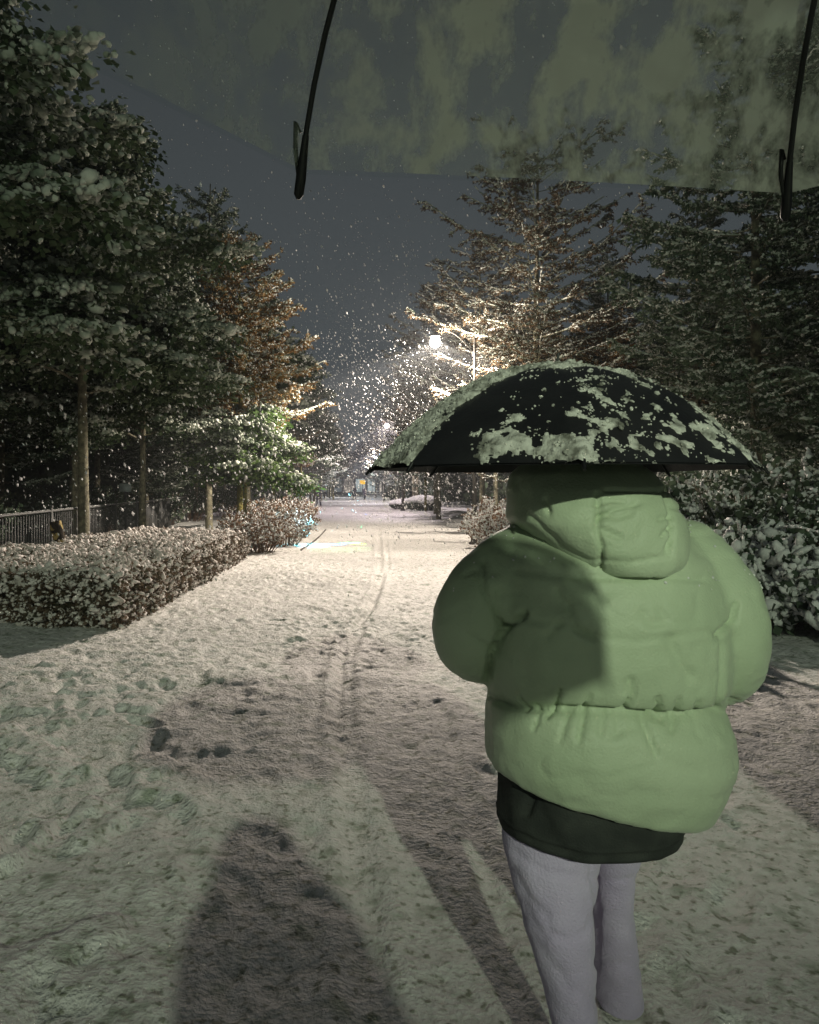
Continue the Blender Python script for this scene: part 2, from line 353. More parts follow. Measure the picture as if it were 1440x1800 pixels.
# ------------------------------------------------------------------ street lamps
M['glass'] = bpy.data.materials.new('lit_globe'); m = M['glass']; m.use_nodes = True
n = m.node_tree.nodes; l = m.node_tree.links; n.remove(n['Principled BSDF'])
em = n.new('ShaderNodeEmission'); em.inputs[0].default_value = (1.0, 0.88, 0.66, 1); em.inputs[1].default_value = 60
tr = n.new('ShaderNodeBsdfTransparent'); ms = n.new('ShaderNodeMixShader'); ms.inputs[0].default_value = 0.45
l.new(tr.outputs[0], ms.inputs[1]); l.new(em.outputs[0], ms.inputs[2]); l.new(ms.outputs[0], n['Material Output'].inputs[0])
M['glass'].cycles.emission_sampling = 'NONE'
def street_lamp(x, y, h, power, col, label, group='warm street lamps along the path'):
    r = empty('street_lamp', (x + 1.1, y, 0)); tag(r, label, 'street lamp', group)
    A = Acc(); lathe(A, [(0.16, 0.0), (0.16, 0.05), (0.11, 0.09), (0.10, 0.9), (0.065, 0.95), (0.035, h - 0.1), (0.03, h + 0.12), (0.0, h + 0.16)], seg=20); A.build('pole', M['pole_dark'], r, True)
    A = Acc(); t = np.linspace(0, 1, 12)
    tube(A, np.stack([-1.1 * t, 0 * t, h - 0.35 + 0.65 * np.sin(t * 2.0) - 0.0 * t], 1), 0.011, 8); A.build('arm', M['pole_dark'], r, True)
    top = h - 0.35 + 0.65 * math.sin(2.0)
    A = Acc(); lathe(A, [(0.0, top + 0.03), (0.05, top + 0.02), (0.10, top - 0.03), (0.16, top - 0.08), (0.165, top - 0.10), (0.0, top - 0.102)], (-1.1, 0, 0), 20); A.build('lamp_cap', M['pole_dark'], r, True)
    A = Acc(); ball(A, (-1.1, 0, h - 0.02), (0.155, 0.155, 0.15), 0, 20, 12); A.build('globe', M['glass'], r, True)
    ld = bpy.data.lights.new('lamp_light', 'POINT'); ld.energy = power; ld.color = col; ld.shadow_soft_size = 0.10
    ld.use_nodes = True; t = ld.node_tree; n = t.nodes; l = t.links      # street luminaires throw more light sideways than straight down
    tc = n.new('ShaderNodeTexCoord'); sp = n.new('ShaderNodeSeparateXYZ'); l.new(tc.outputs['Normal'], sp.inputs[0]); 
    rp = n.new('ShaderNodeValToRGB'); rp.color_ramp.interpolation = 'EASE'; mr = n.new('ShaderNodeMapRange'); mr.inputs[1].default_value = -1; mr.inputs[2].default_value = 1; l.new(sp.outputs['Z'], mr.inputs[0]); l.new(mr.outputs[0], rp.inputs[0])
    prof_ = [(-1.0, 0.16), (-0.8, 0.40), (-0.55, 1.0), (-0.43, 1.4), (-0.36, 1.35), (-0.325, 0.75), (-0.29, 0.14), (-0.05, 0.16), (0.15, 0.24), (1.0, 0.15)] if y > 0 else [(-1.0, 0.25), (-0.6, 0.20), (-0.445, 0.22), (-0.405, 0.47), (-0.36, 0.60), (0.2, 0.45), (1.0, 0.15)]
    el = rp.color_ramp.elements
    while len(el) < len(prof_): el.new(0.5)
    for q, (zz, vv) in zip(el, prof_): q.position = (zz + 1) / 2; q.color = (vv, vv, vv, 1)
    mu = n.new('ShaderNodeMath'); mu.operation = 'MULTIPLY'; mu.inputs[1].default_value = 2.0; l.new(rp.outputs[0], mu.inputs[0]); l.new(mu.outputs[0], n['Emission'].inputs['Strength'])
    lo = bpy.data.objects.new('lamp_light', ld); C.objects.link(lo); lo.parent = r; lo.location = (-1.1, 0, h - 0.02)
    return r
LL = ['nearest lit street lamp, glaring in front of the snowy branches', 'second lit street lamp, small bright globe just above the umbrella edge',
      'third lit street lamp, tiny glow under the left tip of the black umbrella', 'farthest street lamp, faint light at the end of the path',
      'street lamp behind the viewer, seen only by the greenish light and long shadows it throws']
for (x, y, h, p, c), lb in zip(LAMPS, LL): street_lamp(x, y, h, p, c, lb)

# ------------------------------------------------------------------ trees
def curve_pts(p0, p1, sag, n, rng, wob=0.0):
    t = np.linspace(0, 1, n)[:, None]
    P = p0 + (p1 - p0) * t; P[:, 2] += sag * 4 * (t[:, 0] * (1 - t[:, 0]))
    if wob: P[1:] += np.cumsum(rng.normal(0, wob, (n - 1, 3)), 0)
    return P
def broadleaf(name, h, r, cb, seed, nlimb=22, leafmat='leaf', snow=1.0, ls=0.11, barkm='bark', ctr=None):
    g = np.random.default_rng(seed); root = empty(name)
    T = Acc(); n = 10; tt = np.linspace(0, 1, n)
    tp = np.stack([0.10 * np.sin(tt * 3 + seed) * tt, 0.10 * np.cos(tt * 2.3 + seed) * tt, tt * h * 0.93], 1)
    tube(T, tp, 0.10 * (h / 9) * (1 - 0.85 * tt) + 0.015, 10)
    clumps = []
    for i in range(nlimb):
        f = (i + 0.5) / nlimb; z0 = cb * 0.85 + (h * 0.88 - cb * 0.85) * f
        az = i * 2.399 + g.normal(0, 0.3)
        prof = (0.55 + 0.45 * math.sin(math.pi * min(1, f * 1.25 + 0.18))) * (1 - 0.62 * max(0, f - 0.35) / 0.65)
        Lr = r * prof * g.uniform(0.82, 1.15)
        p0 = np.array([np.interp(z0, tp[:, 2], tp[:, 0]), np.interp(z0, tp[:, 2], tp[:, 1]), z0])
        d = np.array([math.cos(az), math.sin(az), 0])
        p1 = p0 + d * Lr + np.array([0, 0, (0.05 + 0.55 * f) * Lr * g.uniform(0.4, 1.2) - 0.1])
        P = curve_pts(p0, p1, 0.12 * Lr, 8, g, 0.03); tube(T, P, np.linspace(0.04 * (1 - 0.5 * f), 0.008, 8), 6)
        nsub = int(4 + 5 * prof)
        for k in range(nsub):
            t = g.uniform(0.25, 1.0); q = np.array([np.interp(t, np.linspace(0, 1, 8), P[:, c]) for c in range(3)])
            a2 = az + g.choice([-1, 1]) * g.uniform(0.3, 1.3); l2 = r * 0.34 * g.uniform(0.5, 1.2) * (1.2 - t * 0.5)
            q1 = q + np.array([math.cos(a2), math.sin(a2), g.uniform(-0.35, 0.5)]) * l2
            Q = curve_pts(q, q1, 0.05, 5, g, 0.02); tube(T, Q, np.linspace(0.014, 0.004, 5), 4, cap=False)
            for w in (0.45, 1.0):
                c = q + (q1 - q) * w + g.normal(0, 0.08, 3); clumps.append((c, unit(q1 - q + np.array([0, 0, -0.1])), g.uniform(0.7, 1.25)))
    T.build('trunk', M[barkm], root, True)
    Lf = Acc(); Sn = Acc()
    for c, d, s in clumps:
        # a bough of leaves drooping outward
        nl = 80; u = g.normal(0, 1, (nl, 3)) * np.array([0.23, 0.23, 0.11]) * s
        along = g.uniform(-0.5, 1, nl)[:, None] * d * 0.32 * s; pos = c + u + along - np.array([0, 0, 0.05])
        pos[:, 2] -= 0.45 * ((u**2).sum(1))
        dirs = unit(u * np.array([1, 1, 0.2]) + g.normal(0, 0.10, (nl, 3)) + np.array([0, 0, -0.12]))
        nrm = unit(g.normal(0, 0.5, (nl, 3)) + np.array([0, 0, 1])); y = unit(np.cross(nrm, dirs)); z = np.cross(dirs, y)
        sc = (ls * g.uniform(0.6, 1.5, nl))[:, None] * np.ones(3)
        scatter(Lf, LEAF, LEAFF, pos, np.stack([dirs, y, z], 1), sc)
        if g.uniform() < snow:
            ns = int(64 * s); u = g.normal(0, 1, (ns, 3)) * np.array([0.17, 0.17, 0.035]) * s
            pos = c + u + g.uniform(-0.4, 1.0, ns)[:, None] * d * 0.30 * s + np.array([0, 0, 0.07])
            pos[:, 2] -= 0.55 * ((u**2).sum(1))
            fr = frames(unit(d * 1.2 + u * 3 + g.normal(0, 0.3, (ns, 3)) + np.array([0, 0, -0.25])), g)
            k = g.lognormal(0, 0.35, ns) * 0.033 * (0.8 + 0.4 * s)
            scatter(Sn, ICO, ICOF, pos, fr, np.stack([k, k * 0.85, k * g.uniform(0.9, 2.0, ns)], 1))
    Lf.build('crown', M[leafmat], root)
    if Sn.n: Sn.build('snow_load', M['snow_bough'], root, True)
    return root
def conifer(name, h, r, cb, seed, leafmat, nb=64, barkm='bark', snowm='snow_dim', dens=1.0, up=0.10, pw=0.75):
    g = np.random.default_rng(seed); root = empty(name)
    T = Acc(); n = 9; tt = np.linspace(0, 1, n)
    tp = np.stack([0.05 * np.sin(tt * 3 + seed) * tt * 2, 0.05 * np.cos(tt * 2 + seed) * tt, tt * h], 1)
    tube(T, tp, 0.105 * (h / 10) * (1 - 0.93 * tt) + 0.008, 10)
    Lf = Acc(); Sn = Acc()
    for i in range(nb):
        f = ((i + g.uniform(0, 1)) / nb)**0.85; z0 = cb + (h * 0.97 - cb) * f; az = i * 2.399 + g.normal(0, 0.3)
        Lr = r * (1 - f)**pw * g.uniform(0.65, 1.15) + 0.15
        if f < 0.12: Lr *= g.uniform(0.5, 1)
        p0 = np.array([np.interp(z0, tp[:, 2], tp[:, 0]), np.interp(z0, tp[:, 2], tp[:, 1]), z0]); d = np.array([math.cos(az), math.sin(az), 0])
        p1 = p0 + d * Lr + np.array([0, 0, Lr * (up + 0.5 * f * g.uniform(0.3, 1))])
        P = curve_pts(p0, p1, -0.07 * Lr, 8, g, 0.018); tube(T, P, np.linspace(0.022 * (1.1 - f) + 0.005, 0.004, 8), 5, cap=False)
        # snow strip along the branch
        tS = g.uniform(0.1, 1, int(Lr * 26)); q = np.stack([np.interp(tS, np.linspace(0, 1, 8), P[:, c]) for c in range(3)], 1) + np.array([0, 0, 0.018])
        dd = unit(p1 - p0)
        k = g.uniform(0.009, 0.022, len(tS))
        scatter(Sn, ICO, ICOF, q, frames(np.tile(dd, (len(tS), 1)) + g.normal(0, 0.12, (len(tS), 3)), g), np.stack([k, k, k * 3.2], 1))
        nt_ = max(3, int(Lr * 11 * dens))
        for kx in range(nt_):
            t = g.uniform(0.12, 1.0); q0 = np.array([np.interp(t, np.linspace(0, 1, 8), P[:, c]) for c in range(3)])
            a2 = az + g.choice([-1, 1]) * g.uniform(0.35, 1.25); l2 = g.uniform(0.18, 0.5) * (0.5 + 0.35 * Lr) * (1.25 - t * 0.7)
            dv = unit(np.array([math.cos(a2), math.sin(a2), g.uniform(-0.25, 0.35)])); q1 = q0 + dv * l2
            tube(T, np.array([q0, (q0 + q1) / 2 + [0, 0, 0.01], q1]), [0.006, 0.004, 0.002], 3, cap=False)
            nl = int(16 * l2 / 0.3) + 4; s = g.uniform(0.1, 1.05, nl); pos = q0 + s[:, None] * (q1 - q0) + g.normal(0, 0.012, (nl, 3))
            dirs = unit(dv * 0.8 + g.normal(0, 0.75, (nl, 3)) + np.array([0, 0, -0.35])); fr = frames(dirs, g); fr = fr[:, [2, 0, 1]]
            scatter(Lf, LEAF, LEAFF, pos, fr, np.stack([g.uniform(0.05, 0.13, nl), g.uniform(0.03, 0.06, nl), np.full(nl, 0.08)], 1))
            ns = max(3, int(nl * 0.7)); s = g.uniform(0.1, 1.0, ns); pos = q0 + s[:, None] * (q1 - q0) + g.normal(0, 0.012, (ns, 3)) + np.array([0, 0, 0.022])
            k = g.uniform(0.010, 0.024, ns)
            scatter(Sn, ICO, ICOF, pos, frames(dv + g.normal(0, 0.35, (ns, 3)), g), np.stack([k, k, k * g.uniform(1.2, 2.6, ns)], 1))
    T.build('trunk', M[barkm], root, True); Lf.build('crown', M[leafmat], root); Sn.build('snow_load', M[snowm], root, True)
    return root

PB = broadleaf('broadleaf_tree', 9.6, 3.3, 3.9, 11, 26, 'leaf', 0.9, 0.095)
PB2 = broadleaf('broadleaf_tree', 10.0, 2.8, 4.0, 23, 24, 'leaf', 0.75, 0.11)
PG = broadleaf('broadleaf_tree', 4.6, 1.7, 2.2, 37, 12, 'leaf_bright', 0.75, 0.11, 'bark_moss')
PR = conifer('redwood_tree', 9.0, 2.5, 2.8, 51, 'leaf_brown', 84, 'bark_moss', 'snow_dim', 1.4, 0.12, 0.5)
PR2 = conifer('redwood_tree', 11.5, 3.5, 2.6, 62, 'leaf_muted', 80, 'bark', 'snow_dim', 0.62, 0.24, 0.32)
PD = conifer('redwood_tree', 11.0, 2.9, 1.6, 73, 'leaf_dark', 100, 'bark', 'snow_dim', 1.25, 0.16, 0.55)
for p in (PB, PB2, PG, PR, PR2, PD): KIDS[p.name] = [k for k in bpy.data.objects if k.parent == p]
used = set()
def put(p, x, y, rz, s, label, cat='tree', group=None, sz=None):
    if p.name in used: o = copy_tree(p)
    else: o = p; used.add(p.name)
    o.location = (x, y, 0.0); o.rotation_euler = (0, 0, rz); o.scale = (s, s, sz or s); tag(o, label, cat, group); return o
GL = 'trees along the left side of the path'; GR = 'trees along the right side of the path'
put(PB, -6.8, 10.6, 0.3, 1.12, 'large leafy tree heaped with snow, tallest crown at the upper left edge', group=GL)
put(PB2, -5.6, 15.4, 1.2, 1.0, 'dark leafy tree on the paler bent trunk nearest the fence gate', group=GL)
put(PB2, -6.6, 17.6, 3.5, 0.95, 'slim trunked leafy tree behind the long hedge, close beside the bent trunk', group=GL)
put(PB, -5.3, 18.6, 4.2, 0.80, 'leafy tree with snow fingers drooping above the fence', group=GL)
put(PD, -4.7, 24.2, 0.5, 1.05, 'tall dark conifer on a straight mossy trunk left of the rusty tree', group=GL)
put(PG, -2.95, 20.2, 0.0, 0.88, 'low bright green leafy tree on a yellow-green trunk by the hedge end', group=GL)
put(PR, -3.35, 21.9, 0.0, 1.02, 'rusty brown leafed tree glowing in the lamp light at left', group=GL)
put(PB2, -4.4, 31.0, 2.0, 1.05, 'dark tree just beyond the rusty brown one', group=GL)
put(PR, -3.9, 36.5, 2.4, 0.95, 'second rusty tree farther down the left side', group=GL)
put(PR, -3.35, 0.3, 4.4, 0.80, 'unseen tree added beside the viewer to throw its dark over the hedge end', group=GL)  # added out of view to keep the rear lamp off the hedge end
put(PR2, 5.1, 20.6, 0.4, 1.02, 'open rusty redwood with long snowy branches above the black umbrella', group=GR)
put(PD, 7.2, 13.2, 1.0, 1.0, 'dense grey-green redwood with thin dark trunk right of the umbrella', group=GR)
put(PD, 8.4, 9.6, 2.2, 0.9, 'grey-green redwood cut by the right edge of the view', group=GR)
put(PD, 8.6, 18.5, 3.9, 0.80, 'low dense redwood filling the gap behind the umbrella right flank', group=GR)
put(PR, 6.4, 24.5, 1.9, 0.8, 'small rusty tree behind the open redwood', group=GR)
put(PD, 9.6, 14.8, 5.0, 1.05, 'tall shadowy redwood behind the thin dark trunk', group=GR)
put(PR2, 4.5, 23.2, 1.3, 0.66, 'low spreading redwood with snowy twigs lit gold under the nearest lamp', group=GR)
put(PR2, 4.9, 28.0, 3.0, 0.95, 'bare branched redwood just past the nearest lamp', group=GR)
far_l = 'far tree with snowy boughs in the row beyond the nearest lamp'
g = np.random.default_rng(77)
for i, y in enumerate(np.arange(42, 132, 5.6)):
    put([PB2, PR, PB, PD][i % 4], -3.7 + g.normal(0, 0.35), y, g.uniform(0, 6), g.uniform(0.85, 1.05), ['distant leafy', 'distant rusty', 'distant rounded', 'distant pointed'][i % 4] + ' tree in the left row, ' + ['just past the nearest lamp', 'halfway to the vanishing point', 'near the vanishing point'][min(2, i // 6)], group='distant trees in the left row')
    put([PR2, PD, PR, PR2][i % 4], 4.9 + g.normal(0, 0.4), y - 6 + g.normal(0, 1), g.uniform(0, 6), g.uniform(0.85, 1.05), ['distant open branched', 'distant dense', 'distant rusty', 'distant bare twigged'][i % 4] + ' redwood in the right row, ' + ['beyond the lamp pole', 'halfway to the far lamps', 'near the vanishing point'][min(2, i // 6)], group='distant trees in the right row')
for i, (x, y) in enumerate([(-10.5, 12), (-12, 17), (-10, 21), (-9, 26), (-12, 24), (-8.2, 30), (-9.5, 36), (-8, 43), (-9, 52), (-8, 62), (-9, 75), (-15, 20), (-14, 32), (-8.5, 22.5), (-7.4, 26.5), (-7.2, 34)]):
    put([PB, PB2, PD][i % 3], x, y, g.uniform(0, 6), g.uniform(0.85, 1.05), ['dim rounded', 'dim slender', 'dim pointed'][i % 3] + ' tree in the dark wood behind the fence', group='dark wood behind the fence')
for i, (x, y) in enumerate([(12, 12), (13, 18), (11.5, 23), (10, 29), (11, 37), (10, 46), (10, 56), (10, 68), (10, 84), (12.5, 8.5), (8.2, 34), (8.6, 25)]):
    put([PD, PB2, PR][i % 3], x, y, g.uniform(0, 6), g.uniform(0.8, 1.0), ['dim pointed', 'dim leafy', 'dim rusty'][i % 3] + ' tree in the dark wood behind the right row', group='dark wood at right')

g = np.random.default_rng(404)
for nm, sx, lb in (('far_wood', -1, 'black wood filling the gaps behind the fence'), ('far_wood', 1, 'dark wood filling the gaps behind the right row')):
    n = 60000; P = np.stack([sx * g.uniform(11.5, 24, n), g.uniform(2, 150, n), g.uniform(0, 1, n)**0.8 * 8.5], 1); P[:, 2] *= 0.8 + 0.25 * noise3(P[:, 1] * 0.35, P[:, 0] * 0.3, 0, 6)
    P[:, 0] -= sx * np.clip((P[:, 1] - 20) / 60, 0, 1) * 4
    A = Acc(); scatter(A, LEAF, LEAFF, P, frames(g.normal(0, 1, (n, 3)), g), g.uniform(0.25, 0.75, n)[:, None] * np.ones(3)); tag(A.build(nm, M['leaf']), lb, 'wood', kind='stuff')
n = 26000; P = np.stack([g.uniform(-14, 16, n), g.uniform(157, 175, n), g.uniform(0, 13, n)], 1); P[:, 2] *= 0.8 + 0.25 * noise3(P[:, 0] * 0.4, 3.3, 0, 6)
A = Acc(); scatter(A, LEAF, LEAFF, P, frames(g.normal(0, 1, (n, 3)), g), g.uniform(0.5, 1.2, n)[:, None] * np.ones(3)); tag(A.build('far_wood', M['leaf']), 'wood closing the far end of the path behind the lit building', 'wood', kind='stuff')
# ------------------------------------------------------------------ shrubs and hedge
def quadmap(q, u, v):
    q = np.asarray(q, float); u = u[:, None]; v = v[:, None]
    return (1-u)*(1-v)*q[0] + u*(1-v)*q[1] + u*v*q[2] + (1-u)*v*q[3]
def hedge(name, quad, hgt, label, cat, seed, n_top, n_side, lump, group=None, tw=0.06):
    g = np.random.default_rng(seed); root = empty(name, (*np.mean(quad, 0), 0.0)); tag(root, label, cat, group); c = np.mean(quad, 0)
    q = np.asarray(quad, float) - c
    D = Acc(); nu, nv = 26, 60
    # rough dark core
    th = np.linspace(0, 2 * math.pi, 160, endpoint=False); rings = []
    edge = []
    for i in range(4):
        a, b = q[i], q[(i + 1) % 4]
        for t in np.linspace(0, 1, 40, endpoint=False): edge.append(a + (b - a) * t)
    edge = np.array(edge)
    for z, s in ((0.0, 0.93), (hgt * 0.3, 0.95), (hgt * 0.75, 0.95), (hgt * 0.90, 0.90), (hgt * 0.93, 0.5), (hgt * 0.93, 0.02)):
        e = edge * s; nn = noise3(e[:, 0] * 6, e[:, 1] * 6, z * 6, seed) * 0.05
        rings.append(np.stack([e[:, 0] + nn, e[:, 1] + nn, np.full(len(e), z) + nn * 0.5], 1))
    loft(D, np.array(rings)); D.build('woody_core', M['core'], root)
    def surf(n, top):
        if top:
            P = quadmap(q, g.uniform(0.0, 1.0, n), g.uniform(0.0, 1.0, n)); ee = np.minimum.reduce([np.abs(((P - q[i]) * [-(q[(i+1)%4]-q[i])[1], (q[(i+1)%4]-q[i])[0]]).sum(1)) / np.linalg.norm(q[(i+1)%4]-q[i]) for i in range(4)]); z = hgt * (0.97 + 0.13 * noise3(P[:, 0] * 1.6, P[:, 1] * 1.6, 0, seed) - 0.20 * np.exp(-(ee / 0.13)**2)) + g.normal(0, 0.03, n)
            nr = np.tile([0, 0, 1.0], (n, 1))
        else:
            i = g.integers(0, len(edge), n); e = edge[i] + (edge[(i + 1) % len(edge)] - edge[i]) * g.uniform(0, 1, n)[:, None]
            tan = unit(edge[(i + 1) % len(edge)] - edge[i]); nx = np.stack([tan[:, 1], -tan[:, 0]], 1)
            sgn = np.sign((nx * e).sum(1))[:, None]; nx = nx * sgn; z = hgt * g.uniform(0.02, 1.0, n)
            P = e + nx * (g.normal(0, 0.035, n) + 0.08 * noise3(e[:, 0] * 1.8, e[:, 1] * 1.8, z * 3, seed) - 0.05 * (z / hgt > 0.8))[:, None]
            nr = np.concatenate([nx, np.full((n, 1), 0.35)], 1)
        return np.column_stack([P, z]), nr
    Lf = Acc(); Sn = Acc(); Tw = Acc()
    for n, top in ((n_top, True), (n_side, False)):
        P, nr = surf(n, top); d = unit(nr + g.normal(0, 0.6, (n, 3)))
        k = lump * g.lognormal(0, 0.35, n)
        if not top:
            keep = g.uniform(0, 1, n) < 0.34; 
        else: keep = np.ones(n, bool)
        ori = unit(g.normal(0, 1, (n, 3)) * np.array([1, 1, 0.45]) + nr * 0.4)
        scatter(Sn, ICO, ICOF, (P + d * 0.02)[keep], frames(ori[keep], g), np.stack([k, k * 0.8, k * g.uniform(1.0, 2.6, n)], 1)[keep])
        nl = int(n * 1.5); P, nr = surf(nl, top); P = P - np.array([0, 0, 0.02]) * top
        d = unit(nr + g.normal(0, 0.8, (nl, 3))); fr = frames(d, g)[:, [2, 0, 1]]
        scatter(Lf, LEAF, LEAFF, P, fr, (g.uniform(0.03, 0.07, nl) * lump / 0.022)[:, None] * np.ones(3))
        nt2 = int(n * 0.4); P, nr = surf(nt2, top); d = unit(nr + g.normal(0, 0.5, (nt2, 3)))
        scatter(Tw, OCT, OCTF, P, frames(d, g), np.stack([np.full(nt2, 0.004), np.full(nt2, 0.004), np.full(nt2, tw)], 1))
    Lf.build('leaves', M['hedge_leaf'], root); Sn.build('snow_tufts', M['hedge_snow'], root, True); Tw.build('twigs', M['twig'], root)
    return root
M['core'] = mat('dark_inner_twigs', (0.025, 0.022, 0.014), 0.95, (0.06, 0.045, 0.03), 14)
hedge('hedge', [(-2.62, 8.25), (-2.38, 16.3), (-4.9, 16.6), (-5.9, 8.8)], 0.60, 'long clipped hedge with a thick crust of snow beside the path', 'hedge', 3, 38000, 17000, 0.019)

def bush(name, x, y, r, h, label, seed, n, leafm, snowk=1.0, spread=0.6, lump=0.017, group=None, cat='shrub', leaf=0.05, tl=(0.08, 0.22), nlf=9, nsn=7, ntw=5):
    """stems fanning up and out of the ground, carrying leaves and snow"""
    g = np.random.default_rng(seed); root = empty(name, (x, y, 0.0)); tag(root, label, cat, group)
    T = Acc(); Lf = Acc(); Sn = Acc()
    for i in range(n):
        a = g.uniform(0, 2 * math.pi); rr = r * math.sqrt(g.uniform(0, 1)); ex = np.array([math.cos(a) * rr, math.sin(a) * rr])
        top = h * (0.55 + 0.5 * math.sqrt(max(0, 1 - (rr / r)**2))) * g.uniform(0.7, 1.1)
        P = curve_pts(np.array([ex[0] * 0.45, ex[1] * 0.45, 0.0]), np.array([ex[0], ex[1], top]), 0.03, 5, g, 0.02)
        tube(T, P, np.linspace(0.007, 0.002, 5), 4, cap=False)
        for w in range(ntw):
            t = g.uniform(0.35, 1.0); q = np.array([np.interp(t, np.linspace(0, 1, 5), P[:, c]) for c in range(3)])
            dv = unit(np.array([math.cos(a), math.sin(a), 0.4]) * spread + g.normal(0, 0.6, 3) + np.array([0, 0, 0.25])); q1 = q + dv * g.uniform(*tl)
            tube(T, np.array([q, q1]), [0.003, 0.0015], 3, cap=False)
            nl = nlf; s = g.uniform(0.1, 1.1, nl); pos = q + s[:, None] * (q1 - q) + g.normal(0, 0.02, (nl, 3))
            fr = frames(unit(dv + g.normal(0, 0.8, (nl, 3))), g)[:, [2, 0, 1]]
            scatter(Lf, LEAF, LEAFF, pos, fr, (g.uniform(0.6, 1.4, nl) * leaf)[:, None] * np.ones(3))
            ns = int(nsn * snowk)
            if ns:
                s = g.uniform(0.0, 1.0, ns); pos = q + s[:, None] * (q1 - q) + g.normal(0, 0.012, (ns, 3)) + np.array([0, 0, 0.015])
                k = lump * g.lognormal(0, 0.3, ns)
                scatter(Sn, ICO, ICOF, pos, frames(dv + g.normal(0, 0.5, (ns, 3)), g), np.stack([k, k * 0.8, k * g.uniform(1, 2.6, ns)], 1))
    T.build('stems', M['twig'], root); Lf.build('leaves', M[leafm], root)
    if Sn.n: Sn.build('snow_load', M['snow'], root, True)
    return root
M['bush_brown'] = mat('dry_brown_leaves', (0.11, 0.06, 0.03), 0.8, (0.24, 0.15, 0.09), 4, trans=0.2)
# left bed past the hedge
bush('shrub', -2.35, 18.2, 0.95, 0.95, 'reddish brown shrub touching the far end of the hedge', 101, 110, 'bush_brown', 0.7, group='brown shrubs in the left bed')
bush('shrub', -1.85, 20.2, 0.85, 0.85, 'brown shrub lit pale blue in its middle, left of the coloured light patches', 102, 100, 'bush_brown', 1.0, group='brown shrubs in the left bed')
bush('shrub', -1.9, 23.6, 0.9, 1.05, 'brown-green shrub beside the kerb line', 103, 100, 'bush_brown', 0.4, group='brown shrubs in the left bed')
bush('shrub', -2.9, 22.5, 1.2, 1.1, 'dim brown shrub behind the kerb bed, under the green tree', 104, 110, 'bush_brown', 0.5, group='brown shrubs in the left bed')
bush('shrub', -2.3, 28.2, 1.1, 1.2, 'far brown shrub at the narrow end of the left bed', 105, 100, 'bush_brown', 0.5, group='brown shrubs in the left bed')
bush('shrub', -3.2, 34.0, 1.3, 1.3, 'farther shrub under the second rusty tree', 106, 90, 'leaf_dark', 0.5, group='brown shrubs in the left bed')
# right bare bushes in the lamp light
for i, (x, y, r_, h_, lb) in enumerate([(3.55, 16.4, 0.95, 1.1, 'warm lit twiggy shrub touching the jacket shoulder'), (3.95, 19.4, 1.1, 1.1, 'twiggy shrub with snow at the foot of the lamp pole'),
        (4.9, 25.5, 1.1, 0.8, 'twiggy shrub leading away behind the lamp pole'), (5.4, 17.2, 1.1, 0.95, 'snowy shrub hidden half behind the jacket hood'), (5.9, 22.0, 1.2, 1.0, 'snowy shrub behind the foot of the open redwood')]):
    bush('shrub', x, y, r_, h_, lb, 120 + i, 150, 'bush_brown', 1.1, 0.9, 0.018, 'lamplit shrubs right of the path')
# right leafy shrubs near the person
for i, (x, y, r_, h_, lb) in enumerate([(3.1, 9.7, 0.75, 1.15, 'snowy shrub at the path edge, mostly hidden by the jacket'), (4.75, 8.6, 0.85, 0.95, 'leafy shrub crusted with snow just right of the shoulder'),
        (5.2, 10.2, 1.1, 1.65, 'tall snowy shrub right of the umbrella tip'), (6.6, 9.0, 0.9, 1.1, 'dark gapped shrub near the right edge'), (6.9, 11.2, 1.3, 1.9, 'tall pale shrub behind the dark gap at right'),
        (4.3, 11.6, 1.0, 1.5, 'snowy shrub behind the hood, between trunk and umbrella'), (5.4, 7.6, 0.7, 0.6, 'low leafy shrub ending on the snow at right')]):
    bush('shrub', x, y, r_, h_, lb, 140 + i, [130, 120, 110, 60, 120, 120, 110][i], 'leaf_dark' if i not in (3,) else 'bush_brown', 1.0 if i != 3 else 0.25, 0.8, [0.024, 0.038, 0.020, 0.02, 0.030, 0.026, 0.040][i], 'snowy shrubs right of the person', leaf=0.10, tl=(0.15, 0.55) if i in (2, 3, 5) else (0.08, 0.3), nlf=8, nsn=10, ntw=6)
